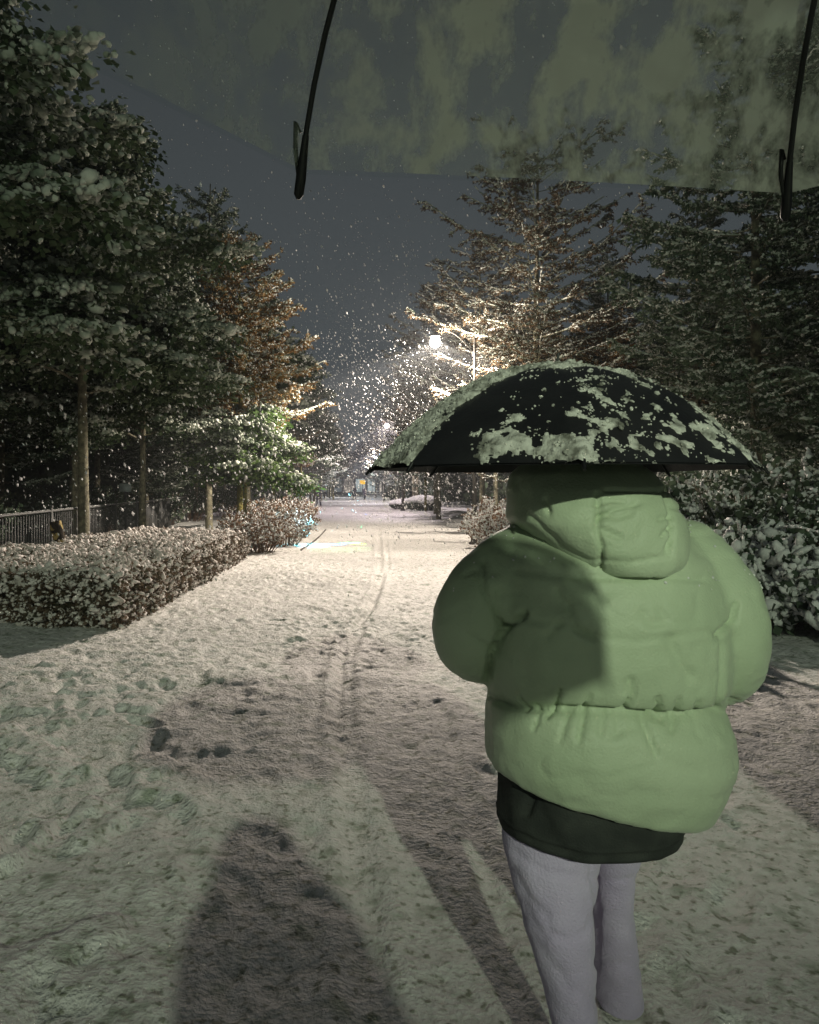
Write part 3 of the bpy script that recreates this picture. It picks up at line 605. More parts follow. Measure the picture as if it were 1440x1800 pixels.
def arching(x, y, n, ln, label, seed):
    g = np.random.default_rng(seed); root = empty('arching_shrub', (x, y, 0.0)); tag(root, label, 'shrub', 'bare arching shrubs at right'); T = Acc(); Sn = Acc()
    for i in range(n):
        a = g.uniform(0, 6.283); L0 = ln * g.uniform(0.6, 1.1); el = g.uniform(0.9, 1.35); t = np.linspace(0, 1, 12)
        hx_ = L0 * (np.cos(el) * t + 0.45 * t**2.2); z = L0 * (np.sin(el) * t - 0.50 * t**2.4); P = np.stack([np.cos(a) * hx_, np.sin(a) * hx_, np.maximum(z, 0.02)], 1) + np.cumsum(g.normal(0, 0.012, (12, 3)), 0)
        tube(T, P, np.linspace(0.012, 0.003, 12), 5, cap=False); paths = [P]
        for w in range(6):
            k = g.integers(4, 11); d = unit(P[min(k + 1, 11)] - P[k - 1]) + g.normal(0, 0.45, 3); l2 = g.uniform(0.2, 0.6); tt = np.linspace(0, 1, 6)[:, None]
            Q = P[k] + d * l2 * tt + np.array([0, 0, -0.18]) * l2 * tt**2; tube(T, Q, np.linspace(0.005, 0.002, 6), 4, cap=False); paths.append(Q)
        for Q in paths:
            m = int(np.linalg.norm(np.diff(Q, axis=0), axis=1).sum() / 0.022); tt = g.uniform(0.12, 1, m) * (len(Q) - 1); q = np.stack([np.interp(tt, np.arange(len(Q)), Q[:, c]) for c in range(3)], 1) + [0, 0, 0.010]
            d = np.stack([np.interp(tt, np.arange(len(Q)), np.gradient(Q[:, c])) for c in range(3)], 1); kk = g.uniform(0.009, 0.020, m)
            scatter(Sn, ICO, ICOF, q, frames(d, g), np.stack([kk, kk, kk * 1.9], 1))
    T.build('stems', M['twig'], root, True); Sn.build('snow_lining', M['snow'], root, True)
arching(5.9, 8.3, 16, 1.7, 'bare shrub with snow lined stems arching over the dark gap at right', 501)
arching(4.9, 9.6, 18, 2.1, 'tall bare shrub with snowy arching stems beside the umbrella tip', 502)
arching(7.3, 10.4, 18, 2.6, 'bare arching shrub reaching the right edge of the view', 503)
arching(4.35, 12.6, 14, 2.2, 'bare arching shrub behind the green shoulder', 504)
# undergrowth shrubs at the fence
for i, (x, y) in enumerate([(-6.9, 20), (-7.6, 24), (-6.8, 28), (-7.3, 14.5), (-6.6, 33), (-8.5, 17.5), (-5.8, 38), (-6.2, 46)]):
    bush('shrub', x - 0.8, y, 1.4, 1.5, 'dim shrub in the dark behind the metal fence', 170 + i, 90, 'leaf_dark', 0.25, 0.7, 0.018, 'dark shrubs behind the fence', leaf=0.08)

# clipped round shrub and snow capped mounds far down the path
def mound(x, y, rx, ry, h, label, seed, group=None, cap=True):
    g = np.random.default_rng(seed); root = empty('low_shrub', (x, y, 0.0)); tag(root, label, 'shrub', group)
    B = Acc(); ball(B, (0, 0, h * 0.48), (rx * 0.92, ry * 0.92, h * 0.46), 0, 24, 14); B.build('woody_core', M['core'], root, True)
    n = 2600; u = unit(g.normal(0, 1, (n, 3))); u = u[u[:, 2] > -0.75]; n = len(u)
    P = u * np.array([rx, ry, h * 0.5]) * g.uniform(0.92, 1.03, n)[:, None] + np.array([0, 0, h * 0.5])
    A = Acc(); scatter(A, LEAF, LEAFF, P, frames(u + g.normal(0, 0.6, (n, 3)), g)[:, [2, 0, 1]], np.full((n, 3), 0.10)); A.build('leaves', M['leaf_dark'], root)
    n = 1500; th = g.uniform(0, 6.283, n); rr = np.sqrt(g.uniform(0, 1, n)) * (1.0 if cap else 0.7)
    P = np.stack([rx * rr * np.cos(th), ry * rr * np.sin(th), h * (0.5 + 0.5 * np.sqrt(1 - 0.95 * rr**2)) + 0.02], 1)
    if not cap: P = P[::6]
    n = len(P); A = Acc(); k = g.uniform(0.05, 0.10, n); scatter(A, ICO, ICOF, P, frames(g.normal(0, 1, (n, 3)), g), np.stack([k * 1.3, k * 1.3, k], 1)); A.build('snow_cap', M['snow'], root, True)
mound(3.7, 53.0, 1.0, 0.9, 0.65, 'low clipped shrub under a smooth cap of snow, the farther of the pair', 201, 'snow capped mounds by the far path')
mound(4.7, 49.0, 1.15, 1.0, 0.95, 'broad clipped shrub under a rounded cap of snow, nearer of the pair', 202, 'snow capped mounds by the far path')
mound(4.9, 90.0, 1.0, 1.0, 2.1, 'dark round shrub standing where the path ends, dusted with snow', 203, None, False)

# ------------------------------------------------------------------ kerb
A = Acc(); kp = [(-1.30, 18.7), (-1.16, 21.0), (-1.05, 24.0), (-1.0, 27.5)]
for (x0, y0), (x1, y1) in zip(kp[:-1], kp[1:]):
    L_ = math.hypot(x1 - x0, y1 - y0); box(A, ((x0 + x1) / 2, (y0 + y1) / 2, 0.0), (0.04, L_ + 0.02, 0.05), 0, math.atan2(y1 - y0, x1 - x0) - math.pi / 2)
tag(A.build('kerb', mat('kerb_stone', (0.09, 0.08, 0.07), 0.9, (0.16, 0.14, 0.12), 9, 0.01, 60)), kind='structure')

# ------------------------------------------------------------------ metal fence behind the hedge
fp = [(-5.0, 6.0), (-5.4, 11.2), (-5.9, 17.0), (-6.7, 26.0), (-7.7, 37.0), (-8.6, 47.0)]
froot = empty('metal_fence', (-5.9, 17.0, 0)); tag(froot, 'grey metal picket fence running behind the long hedge', 'fence')
def along(pts, step):
    pts = np.asarray(pts, float); d = np.concatenate([[0], np.cumsum(np.linalg.norm(np.diff(pts, axis=0), axis=1))])
    s = np.arange(0, d[-1], step); return np.stack([np.interp(s, d, pts[:, 0]), np.interp(s, d, pts[:, 1])], 1)
off = np.array([-5.9, 17.0])
P = along(fp, 2.6) - off
for p in P:
    A = Acc(); box(A, (p[0], p[1], 0.6), (0.05, 0.05, 1.24)); box(A, (p[0], p[1], 1.235), (0.07, 0.07, 0.03)); A.build('post', M['metal'], froot)
A = Acc()
for p in along(fp, 0.13) - off: box(A, (p[0], p[1], 0.60), (0.016, 0.016, 1.02))
A.build('pickets', M['metal'], froot)
for z in (0.12, 1.15):
    A = Acc(); q = np.asarray(fp) - off; tube(A, np.column_stack([q, np.full(len(q), z)]), 0.022, 6); A.build('rail', M['metal'], froot)
A = Acc(); q = np.asarray(fp[:4]) - off; qq = along(fp, 0.05) - off; g = np.random.default_rng(8); k = g.uniform(0.004, 0.009, len(qq))
scatter(A, ICO, ICOF, np.column_stack([qq, np.full(len(qq), 1.176)]), frames(np.tile([-0.1, 1, 0.0], (len(qq), 1)), g), np.stack([k, k * 0.6, k * 3], 1)); A.build('snow_strip', M['snow'], froot, True)

# short post mottled yellow and black, small board behind the fence
A = Acc(); tt = np.linspace(0, 1, 9); tube(A, np.stack([0.06 * np.sin(tt * 4), 0 * tt, 1.0 * tt], 1), 0.12 - 0.035 * tt + 0.02 * np.sin(tt * 9), 12)
st = A.build('mottled_post', mat('mottled_yellow_black', (0.02, 0.016, 0.01), 0.9, (0.30, 0.23, 0.09), 9, 0.02, 20, lo=0.50, hi=0.56), smooth=True); st.location = (-4.85 * 1.06, 12.9, 0)
tag(st, 'short post mottled yellow and black in front of the fence', 'tree stump')
sb = empty('notice_board', (-6.6, 21.5, 0)); tag(sb, 'small pale blank board on a post, showing above the fence rail', 'sign')
A = Acc(); box(A, (0, 0, 0.75), (0.05, 0.05, 1.5)); A.build('post', M['metal'], sb)
A = Acc(); box(A, (0, -0.035, 1.58), (0.34, 0.02, 0.24)); A.build('board', mat('pale_board', (0.35, 0.4, 0.42), 0.5, (0.45, 0.48, 0.5), 9), sb)

ib = empty('shadow_slab', (2.52, 0.2, 0)); tag(ib, 'unseen slab added beside the viewer to cast the broad dark shadow right of the green jacket', 'light_blocker')  # invented object out of view, there only to cast this shadow
A = Acc(); box(A, (0, 0, 1.28), (0.90, 0.16, 2.50)); A.build('slab', M['metal'], ib)
A = Acc(); box(A, (0, 0, 0.02), (1.0, 0.3, 0.08)); A.build('plinth', M['pole'], ib)
A = Acc(); box(A, (0, 0, 2.56), (0.94, 0.20, 0.06)); A.build('snow_cap', M['snow'], ib)

# ------------------------------------------------------------------ far end: lit building, sign, railing
def emis(name, col, s):
    m = bpy.data.materials.new(name); m.use_nodes = True; n = m.node_tree.nodes; n.remove(n['Principled BSDF'])
    e = n.new('ShaderNodeEmission'); e.inputs[0].default_value = (*col, 1); e.inputs[1].default_value = s
    z = n.new('ShaderNodeTexNoise'); z.inputs['Scale'].default_value = 0.6; tc = n.new('ShaderNodeTexCoord'); m.node_tree.links.new(tc.outputs['Object'], z.inputs[0])
    k = n.new('ShaderNodeMath'); k.operation = 'MULTIPLY_ADD'; k.inputs[1].default_value = s * 1.6; k.inputs[2].default_value = s * 0.1
    m.node_tree.links.new(z.outputs[0], k.inputs[0]); m.node_tree.links.new(k.outputs[0], e.inputs[1])
    m.node_tree.links.new(e.outputs[0], n['Material Output'].inputs[0]); return m
B = empty('shop_building', (3.0, 150, 0)); tag(B, 'lit low building glimmering pale blue at the end of the path', 'building')
wallm = mat('render_wall', (0.25, 0.26, 0.27), 0.8, (0.32, 0.32, 0.32), 0.5)
A = Acc(); box(A, (0, 3.2, 3.0), (26, 6, 6.0)); A.build('wall', wallm, B)
A = Acc(); box(A, (0, 3.0, 6.2), (27, 7, 0.35)); A.build('roof', M['snow'], B)
for i, x in enumerate(np.arange(-11, 12, 2.4)):
    A = Acc(); box(A, (x, 0.12, 1.9), (1.9, 0.1, 2.6)); w = A.build('window', emis('lit_window', (0.72, 0.86, 0.86) if i % 3 else (1, 0.9, 0.75), 0.55 if i > 3 else 0.15), B)
    A = Acc(); 
    for xx in (-0.98, 0, 0.98): box(A, (x + xx, 0.03, 1.9), (0.07, 0.06, 2.7))
    for zz in (0.55, 3.25): box(A, (x, 0.028, zz), (2.05, 0.055, 0.07))
    A.build('frame', wallm, w)
s_ = empty('lit_sign', (1.55, 118, 0)); tag(s_, 'small glowing yellow sign above the two distant walkers', 'sign')
A = Acc(); box(A, (0, 0, 1.1), (0.12, 0.12, 2.2)); A.build('post', M['metal'], s_)
A = Acc(); box(A, (0, -0.02, 2.35), (0.85, 0.16, 0.62)); A.build('sign_panel', emis('yellow_glow', (1.0, 0.55, 0.02), 1.6), s_)
A = Acc(); 
for z in (0.3, 0.62, 0.95): box(A, (0, 0, z), (6.0, 0.06, 0.10))
for x in np.arange(-3, 3.1, 1.0): box(A, (x, 0.08, 0.5), (0.08, 0.08, 1.1))
rl = A.build('white_railing', mat('white_paint', (0.7, 0.72, 0.7), 0.5, (0.8, 0.8, 0.8), 3)); rl.location = (4.6, 112, 0)
tag(rl, 'low white railing across the bright far end of the path', 'railing')

# ------------------------------------------------------------------ people
skin = mat('skin', (0.45, 0.28, 0.20), 0.55, (0.52, 0.33, 0.25), 6)
def body_mesh(J, root, voxel, hands=True):
    """one continuous skin from joints: dict of positions"""
    A = Acc(); j = {k: np.asarray(v, float) for k, v in J.items()}
    cone(A, j['pelvis'], j['chest'], 0.135, 0.145); cone(A, j['chest'], j['neck'], 0.12, 0.055)
    cone(A, j['neck'], j['head'] - [0, 0, 0.06], 0.055, 0.055)
    f = unit(j['face']); side = unit(np.cross(f, [0, 0, 1.0]))
    ball(A, j['head'], (0.078, 0.095, 0.115)); ball(A, j['head'] + f * 0.03 - [0, 0, 0.065], (0.055, 0.06, 0.06))
    cone(A, j['head'] + f * 0.088 + [0, 0, 0.012], j['head'] + f * 0.108 - [0, 0, 0.022], 0.010, 0.015)
    for s in (-1, 1):
        ball(A, j['head'] + side * s * 0.08 - f * 0.005 - [0, 0, 0.005], (0.014, 0.02, 0.032))
        ball(A, j['head'] + f * 0.087 + side * s * 0.032 + [0, 0, 0.004], 0.013)
    ball(A, j['head'] + f * 0.092 - [0, 0, 0.055], (0.025, 0.014, 0.010))
    for s, t in (('l', -1), ('r', 1)):
        cone(A, j['chest'] + [0, 0, 0.08], j['sh' + s], 0.07, 0.062); cone(A, j['sh' + s], j['el' + s], 0.055, 0.042); cone(A, j['el' + s], j['wr' + s], 0.042, 0.027)
        cone(A, j['pelvis'], j['hip' + s], 0.12, 0.10); cone(A, j['hip' + s], j['kn' + s], 0.092, 0.058); cone(A, j['kn' + s], j['an' + s], 0.056, 0.036)
        cone(A, j['an' + s], j['to' + s], 0.038, 0.028)
        if hands:
            d = unit(j['wr' + s] - j['el' + s]); grip = j.get('grip' + s, j['wr' + s] + d * 0.085)
            ax = unit(j.get('axis' + s, np.array([0, 0, 1.0]))); outw = unit(j['wr' + s] - grip)
            palm = j['wr' + s] + (grip - j['wr' + s]) * 0.45; sid = unit(np.cross(ax, outw)) * t
            for q in (-0.03, -0.01, 0.01, 0.03): cone(A, j['wr' + s] + ax * q * 0.4, palm + ax * q + sid * 0.012, 0.016, 0.013)
            for q, ln in ((-0.033, 0.85), (-0.012, 1.0), (0.011, 1.05), (0.033, 0.95)):
                a0 = palm + ax * q + sid * 0.014; pts = [a0]
                for ang in (50, 120, 190, 245):      # fingers curl round the thing held
                    r_ = 0.027 * ln; c_, s2 = math.cos(math.radians(ang)), math.sin(math.radians(ang))
                    pts.append(grip + ax * q + (outw * c_ + sid * s2) * r_)
                tube(A, np.array(pts), [0.0095, 0.009, 0.0085, 0.008, 0.007], 8)
                ball(A, pts[-1], 0.0072, 0, 8, 6)
            tb = [palm + ax * 0.02, palm - sid * 0.03 + ax * 0.03, grip - sid * 0.027 + ax * 0.035 + outw * 0.01, grip - sid * 0.022 - outw * 0.018 + ax * 0.03]
            tube(A, np.array(tb), [0.012, 0.011, 0.010, 0.008], 8)
    V, Nn, Q = remeshed(A, voxel, 3)
    return Acc().add(V, Q).build('body', skin, root, True)

def poly_groove(px, py, pts, w, soft=0.5):
    d = seg_dist(px, py, pts); return np.exp(-(d / w)**2)
def ring(xc, yc, z, rx, ryf, ryb, n=120, p=2.3, ztilt=0.0, zback=0.0):
    a = np.linspace(0, 2 * math.pi, n, endpoint=False); c, s = np.cos(a), np.sin(a)
    x = np.sign(c) * np.abs(c)**(2 / p) * rx; y = np.sign(s) * np.abs(s)**(2 / p); y = np.where(y > 0, y * ryf, y * ryb)
    return np.stack([xc + x, yc + y, z + ztilt * x / rx + zback * np.maximum(0, -s)], 1)

walker = empty('person', (0.64, 1.97, 0)); 
tag(walker, 'person seen from behind in a puffy sage green hooded jacket and pale fleece trousers', 'person')
OX = np.array([0.64, 1.97, 0.0])
# --- jacket: torso + sleeves fused
def lv(py, xl, xr, Y=1.95, rb=0.22, rf=0.2, zt=0.0, p=2.4, yc=1.95):
    a, b = U(xl, py, Y), U(xr, py, Y); return ring((a[0] + b[0]) / 2, yc, a[2], (b[0] - a[0]) / 2, rf, rb, 120, p, zt)
A = Acc()
R = [ring(0.622, 1.95, 0.87, 0.22, 0.16, 0.17, 120, 2.3, -0.045), ring(0.63, 1.95, 0.825, 0.248, 0.19, 0.205, 120, 2.3, -0.055), ring(0.635, 1.95, 0.808, 0.264, 0.205, 0.222, 120, 2.3, -0.056),
     ring(0.640, 1.95, 0.822, 0.278, 0.215, 0.240, 120, 2.3, -0.055),
     ring(0.650, 1.95, 0.87, 0.297, 0.225, 0.262, 120, 2.35, -0.045), ring(0.663, 1.95, 0.94, 0.309, 0.23, 0.272, 120, 2.4, -0.04), ring(0.664, 1.95, 1.01, 0.306, 0.225, 0.262, 120, 2.4, -0.03),
     ring(0.660, 1.95, 1.06, 0.292, 0.21, 0.230, 120, 2.4, -0.02), ring(0.66, 1.95, 1.11, 0.300, 0.22, 0.258, 120, 2.4, -0.01), ring(0.658, 1.95, 1.19, 0.305, 0.225, 0.268, 120, 2.4),
     ring(0.656, 1.95, 1.27, 0.302, 0.22, 0.262, 120, 2.4), ring(0.652, 1.96, 1.35, 0.298, 0.21, 0.250, 120, 2.3), ring(0.645, 1.97, 1.42, 0.285, 0.19, 0.235, 120, 2.2),
     ring(0.64, 1.98, 1.475, 0.250, 0.16, 0.205, 120, 2.1), ring(0.64, 1.99, 1.52, 0.185, 0.13, 0.17, 120, 2.0), ring(0.64, 2.0, 1.55, 0.12, 0.10, 0.12, 120, 2.0)]
loft(A, np.array(R))
def sleeve(pts):
    P = np.array([U(a, b, c) for a, b, c, r in pts]); r = np.array([q[3] for q in pts]); t = np.linspace(0, 1, len(P)); tt = np.linspace(0, 1, 30)
    # smooth interpolation
    def cr(y): 
        from numpy import interp
        k = np.convolve(np.pad(interp(tt, t, y), 3, mode='edge'), np.ones(7) / 7, 'valid'); return k
    PP = np.stack([cr(P[:, c]) for c in range(3)], 1); rr = cr(r)
    tube(A, PP, rr, 40); ball(A, PP[0], rr[0], 0, 24, 16); ball(A, PP[-1], rr[-1] * 0.98, 0, 24, 16)
    return P
sL = sleeve([(935, 978, 1.96, .10), (880, 1015, 1.94, .112), (836, 1072, 1.93, .116), (826, 1118, 1.95, .108), (846, 1145, 2.02, .095), (890, 1140, 2.13, .082), (925, 1105, 2.24, .068)])
sR = sleeve([(1195, 978, 1.96, .105), (1240, 1020, 1.94, .118), (1265, 1090, 1.92, .124), (1268, 1150, 1.93, .118), (1258, 1185, 2.0, .10), (1215, 1180, 2.14, .082), (1160, 1130, 2.25, .068)])
V, Nn, Q = remeshed(A, 0.0085, 8)
def relief(V, Nn, grooves, rnd=0.0028, seed=0, puffs=None):
    px, py = proj(V); back = np.clip((0.25 - Nn[:, 1]) * 2.5, 0, 1); D = np.zeros(len(V))
    for pts, w, dp in grooves: D -= dp * poly_groove(px, py, pts, w) * back
    a = fbm(V[:, 0] * 7, V[:, 1] * 7, V[:, 2] * 9, seed, 3); D += rnd * a
    rid = 1 - np.abs(fbm(V[:, 0] * 5 + 0.6 * a, V[:, 1] * 5, V[:, 2] * 11 + 0.5 * a, seed + 5, 2)); D -= rnd * 0.9 * np.clip(rid - 0.72, 0, 1) * 4 * 0.6
    D += rnd * 0.30 * fbm(V[:, 0] * 34 + 1.5 * a, V[:, 1] * 30, V[:, 2] * 15, seed + 9, 2)
    if puffs is not None: D += puffs(px, py, V, back)
    return V + Nn * D[:, None]
gj = [([(850, 1222), (900, 1241), (960, 1247), (1030, 1250), (1100, 1254), (1180, 1262), (1270, 1250)], 7, 0.016),
      ([(905, 1003), (960, 1010), (1060, 1016), (1160, 1014), (1240, 1018)], 6, 0.0045),
      ([(893, 1085), (945, 1092), (1000, 1100), (1046, 1122)], 6, 0.006), ([(1046, 1122), (1120, 1128), (1230, 1112), (1270, 1108)], 7, 0.0035),
      ([(848, 985), (850, 1035), (872, 1075), (884, 1108)], 4.5, 0.009), ([(922, 1078), (884, 1108), (866, 1150), (857, 1192)], 6, 0.020),
      ([(880, 1040), (875, 1075), (884, 1108)], 5, 0.008), ([(826, 1118), (855, 1135), (872, 1148)], 4, 0.006), ([(815, 1010), (835, 1000), (850, 1035)], 4, 0.005),
      ([(1293, 1062), (1288, 1090), (1272, 1112), (1262, 1120)], 4.5, 0.013), ([(1272, 1112), (1275, 1150), (1268, 1200), (1262, 1245)], 6, 0.008),
      ([(1278, 1225), (1300, 1232)], 2.5, 0.005), ([(1280, 1232), (1298, 1238)], 2.0, 0.004),
      ([(985, 1215), (978, 1240), (962, 1262)], 4, 0.012), ([(940, 1238), (948, 1258), (938, 1280)], 4, 0.007), ([(915, 1228), (925, 1250)], 3.5, 0.008),
      ([(1036, 1226), (1028, 1248), (1018, 1300)], 5, 0.009), ([(1000, 1255), (985, 1300)], 5, 0.006), ([(1110, 1195), (1112, 1225), (1098, 1248)], 5, 0.013), ([(1098, 1195), (1100, 1222)], 3.5, 0.006),
      ([(1158, 1230), (1160, 1248), (1142, 1262)], 5, 0.012), ([(1128, 1262), (1140, 1290), (1156, 1328)], 6, 0.009), ([(1140, 1255), (1168, 1270)], 4, 0.012), ([(1060, 1256), (1056, 1295)], 5, 0.005), ([(1085, 1258), (1088, 1290)], 5, 0.004),
      ([(1195, 1232), (1190, 1262), (1180, 1285)], 5, 0.008), ([(1228, 1235), (1220, 1262)], 4, 0.008),
      ([(1182, 1130), (1200, 1170), (1216, 1190)], 14, 0.007), ([(1130, 1078), (1150, 1100), (1172, 1090), (1160, 1075)], 8, 0.004), ([(980, 1040), (1000, 1070), (1010, 1100), (1040, 1118)], 7, 0.007), ([(960, 1120), (990, 1090)], 6, 0.005)]
gj = [(a_, w_ * 0.85, d_ * 1.5) for a_, w_, d_ in gj]
V = relief(V, Nn, gj, 0.0045, 3)
m_j = mat('green_nylon', (0.42, 0.51, 0.345), 0.45, (0.505, 0.595, 0.42), 3.5, 0.0015, 150, spec=0.25, sheen=0.15)
J = Acc().add(V - OX, Q).build('jacket', m_j, walker, True)
g = np.random.default_rng(12); cand = np.where((Nn[:, 2] > 0.35) & (V[:, 2] > 1.2))[0]; cand = g.choice(cand, 170); kk = g.lognormal(0, 0.4, 170) * 0.0022
A = Acc(); scatter(A, ICO, ICOF, V[cand] - OX + Nn[cand] * 0.001, frames(Nn[cand], g), np.stack([kk * 1.3, kk, kk * 0.7], 1)); A.build('snow_flecks', M['snow'], J, True)['kind'] = 'stuff'
# --- hood
A = Acc(); Hh = []
for py, xl, xr, rb, yc in [(806, 985, 1120, 0.10, 2.0), (812, 950, 1150, 0.165, 1.98), (832, 928, 1168, 0.205, 1.97), (860, 918, 1182, 0.232, 1.96), (890, 914, 1200, 0.248, 1.95), (918, 914, 1213, 0.258, 1.95),
                           (942, 938, 1216, 0.262, 1.95), (962, 962, 1214, 0.264, 1.95), (980, 985, 1207, 0.264, 1.95), (994, 1006, 1194, 0.260, 1.95), (1004, 1022, 1176, 0.250, 1.95), (1007, 1045, 1150, 0.21, 1.95)]:
    a, b = U(xl, py, 1.83), U(xr, py, 1.83); Hh.append(ring((a[0] + b[0]) / 2, yc, a[2], (b[0] - a[0]) / 2, 0.20, rb, 140, 2.7))
loft(A, np.array(Hh)[::-1]); V, Nn, Q = remeshed(A, 0.007, 3)
gh = [([(1050, 868), (1055, 905), (1048, 930), (1058, 960), (1055, 998)], 4, 0.009), ([(1166, 862), (1180, 900), (1183, 940), (1178, 975)], 4, 0.007), ([(1065, 861), (1120, 863), (1180, 861)], 3, 0.005),
      ([(1052, 910), (1080, 895), (1120, 885)], 5, 0.006), ([(1052, 905), (1090, 908), (1110, 900)], 5, 0.005), ([(1048, 885), (1075, 878), (1100, 880)], 5, 0.005), ([(1056, 930), (1090, 945)], 5, 0.006),
      ([(1180, 908), (1160, 912)], 4, 0.006), ([(1181, 925), (1165, 942)], 4, 0.008), ([(1180, 950), (1172, 970)], 4, 0.007), ([(1183, 890), (1205, 902)], 4, 0.005), ([(958, 880), (965, 900)], 4, 0.006), ([(930, 905), (990, 960), (1035, 985), (1110, 988), (1170, 978)], 4, 0.004)]
gh = [(a_, w_, d_ * 1.6) for a_, w_, d_ in gh]
V = relief(V, Nn, gh, 0.004, 31)
Acc().add(V - OX, Q).build('hood', m_j, walker, True)
# --- dark hem under the jacket
A = Acc(); ns = 240
key = np.array([(1.0, 0.245, 0.19, 0.63), (0.90, 0.245, 0.20, 0.628), (0.80, 0.243, 0.205, 0.625), (0.745, 0.238, 0.203, 0.62), (0.738, 0.232, 0.198, 0.62), (0.720, 0.232, 0.198, 0.618), (0.712, 0.228, 0.193, 0.618), (0.710, 0.215, 0.18, 0.618)])
zz_ = np.unique(np.concatenate([key[:, 0], np.linspace(0.71, 1.0, 40)]))[::-1]; hem = []; a = np.linspace(0, 2 * math.pi, ns, endpoint=False)
for z in zz_:
    rx, rb, xc = [np.interp(z, key[::-1, 0], key[::-1, c]) for c in (1, 2, 3)]
    r_ = ring(xc, 1.95, z, rx, 0.17, rb, ns, 2.2, 0.0, -0.012)
    w = 0.030 * fbm(np.cos(a) * 2.2 + z * 3, np.sin(a) * 2.2, z * 6, 88, 3) + 0.012 * np.sin(a * 11 + z * 14) * (z > 0.745) - 0.06 * np.exp(-((a - 3.85 - (z - .85) * 1.2) / 0.05)**2) * (z > 0.79)
    r_[:, :2] = (r_[:, :2] - [xc, 1.95]) * (1 + w)[:, None] + [xc, 1.95]; r_[:, 2] += 0.008 * fbm(np.cos(a) * 1.5, np.sin(a) * 1.5, 0, 89, 2); hem.append(r_)
loft(A, np.array(hem)[::-1], cap=False)
o = A.build('sweatshirt', mat('charcoal_jersey', (0.030, 0.034, 0.032), 0.85, (0.05, 0.055, 0.05), 14, 0.002, 220), walker, True)
for v in o.data.vertices: v.co -= Vector(OX)
# --- trousers
A = Acc()
def leg(levels):
    Rr = []
    for py, xl, xr, Y in levels:
        a, b = U(xl, py, Y), U(xr, py, Y); rx = (b[0] - a[0]) / 2; Rr.append(ring((a[0] + b[0]) / 2, Y + 0.02, a[2], rx, min(0.10, rx + 0.01), min(0.115, rx + 0.02), 60, 2.1))
    # dense interpolation
    Rr = np.array(Rr); n = len(Rr); t = np.arange(n); tt = np.linspace(0, n - 1, n * 6)
    out = np.stack([[np.interp(tt, t, Rr[:, k, c]) for c in range(3)] for k in range(60)]).transpose(2, 0, 1); loft(A, out[::-1])
leg([(1330, 885, 1075, 1.95), (1420, 885, 1066, 1.93), (1500, 889, 1056, 1.91), (1560, 903, 1052, 1.90), (1620, 921, 1050, 1.89), (1700, 945, 1050, 1.88), (1800, 972, 1055, 1.86), (1880, 985, 1060, 1.85), (1935, 985, 1066, 1.84)])
leg([(1330, 1010, 1180, 1.97), (1400, 1025, 1165, 1.99), (1480, 1040, 1135, 2.02), (1530, 1046, 1118, 2.05), (1600, 1047, 1115, 2.10), (1660, 1048, 1121, 2.16), (1720, 1050, 1128, 2.22), (1765, 1050, 1133, 2.26)])
V, Nn, Q = remeshed(A, 0.008, 5)
gt = [([(905, 1500), (960, 1535), (1040, 1545)], 8, 0.006), ([(900, 1530), (925, 1580), (960, 1610)], 9, 0.007), ([(912, 1580), (940, 1630), (955, 1650)], 8, 0.005), ([(1050, 1600), (1030, 1640), (1000, 1655), (965, 1640)], 7, 0.006), ([(1040, 1520), (1052, 1600), (1050, 1700)], 5, 0.006),
      ([(935, 1650), (965, 1690), (990, 1720)], 12, 0.006), ([(1052, 1545), (1085, 1548), (1112, 1545)], 6, 0.004), ([(1000, 1740), (1050, 1760)], 9, 0.005), ([(1060, 1690), (1120, 1700)], 9, 0.005)]
V = relief(V, Nn, gt, 0.0035, 77)
Acc().add(V - OX, Q).build('trousers', mat('pale_lilac_fleece', (0.56, 0.48, 0.68), 0.95, (0.64, 0.56, 0.76), 9, 0.004, 160, spec=0.1, sheen=0.3), walker, True)
# --- shoes
shm = mat('dark_trainer', (0.03, 0.03, 0.03), 0.7, (0.05, 0.05, 0.05), 9); slm = mat('trainer_sole', (0.5, 0.5, 0.48), 0.7, (0.6, 0.6, 0.58), 9)
def shoe(x, y, z, root, off, rz=0.0):
    A = Acc(); Rr = []
    for t, w, h in [(-0.11, 0.02, 0.05), (-0.10, 0.034, 0.085), (-0.05, 0.038, 0.10), (0.0, 0.040, 0.09), (0.05, 0.046, 0.07), (0.10, 0.048, 0.055), (0.145, 0.038, 0.042), (0.165, 0.014, 0.03)]:
        a = np.linspace(0, 2 * math.pi, 20, endpoint=False); Rr.append(np.stack([w * np.cos(a), np.full(20, t), 0.02 + h / 2 + h / 2 * np.sin(a)], 1))
    Rr = np.array(Rr); loft(A, Rr); o = A.build('shoe', shm, root, True); o.location = (x - off[0], y - off[1], z)
    B_ = Acc(); n = 26; a = np.linspace(0, 2 * math.pi, n, endpoint=False)
    e = np.stack([0.049 * np.cos(a) * (1 - 0.12 * np.sin(a + 2.6)), 0.025 + 0.145 * np.sin(a)], 1)
    loft(B_, np.stack([np.column_stack([e * k, np.full(n, zz)]) for zz, k in ((0.0, 0.96), (0.005, 1.0), (0.028, 1.0), (0.034, 0.96))]))
    s = B_.build('sole', slm, o, True)
shoe(0.575, 1.90, 0.01, walker, OX); shoe(0.82, 2.32, 0.01, walker, OX)
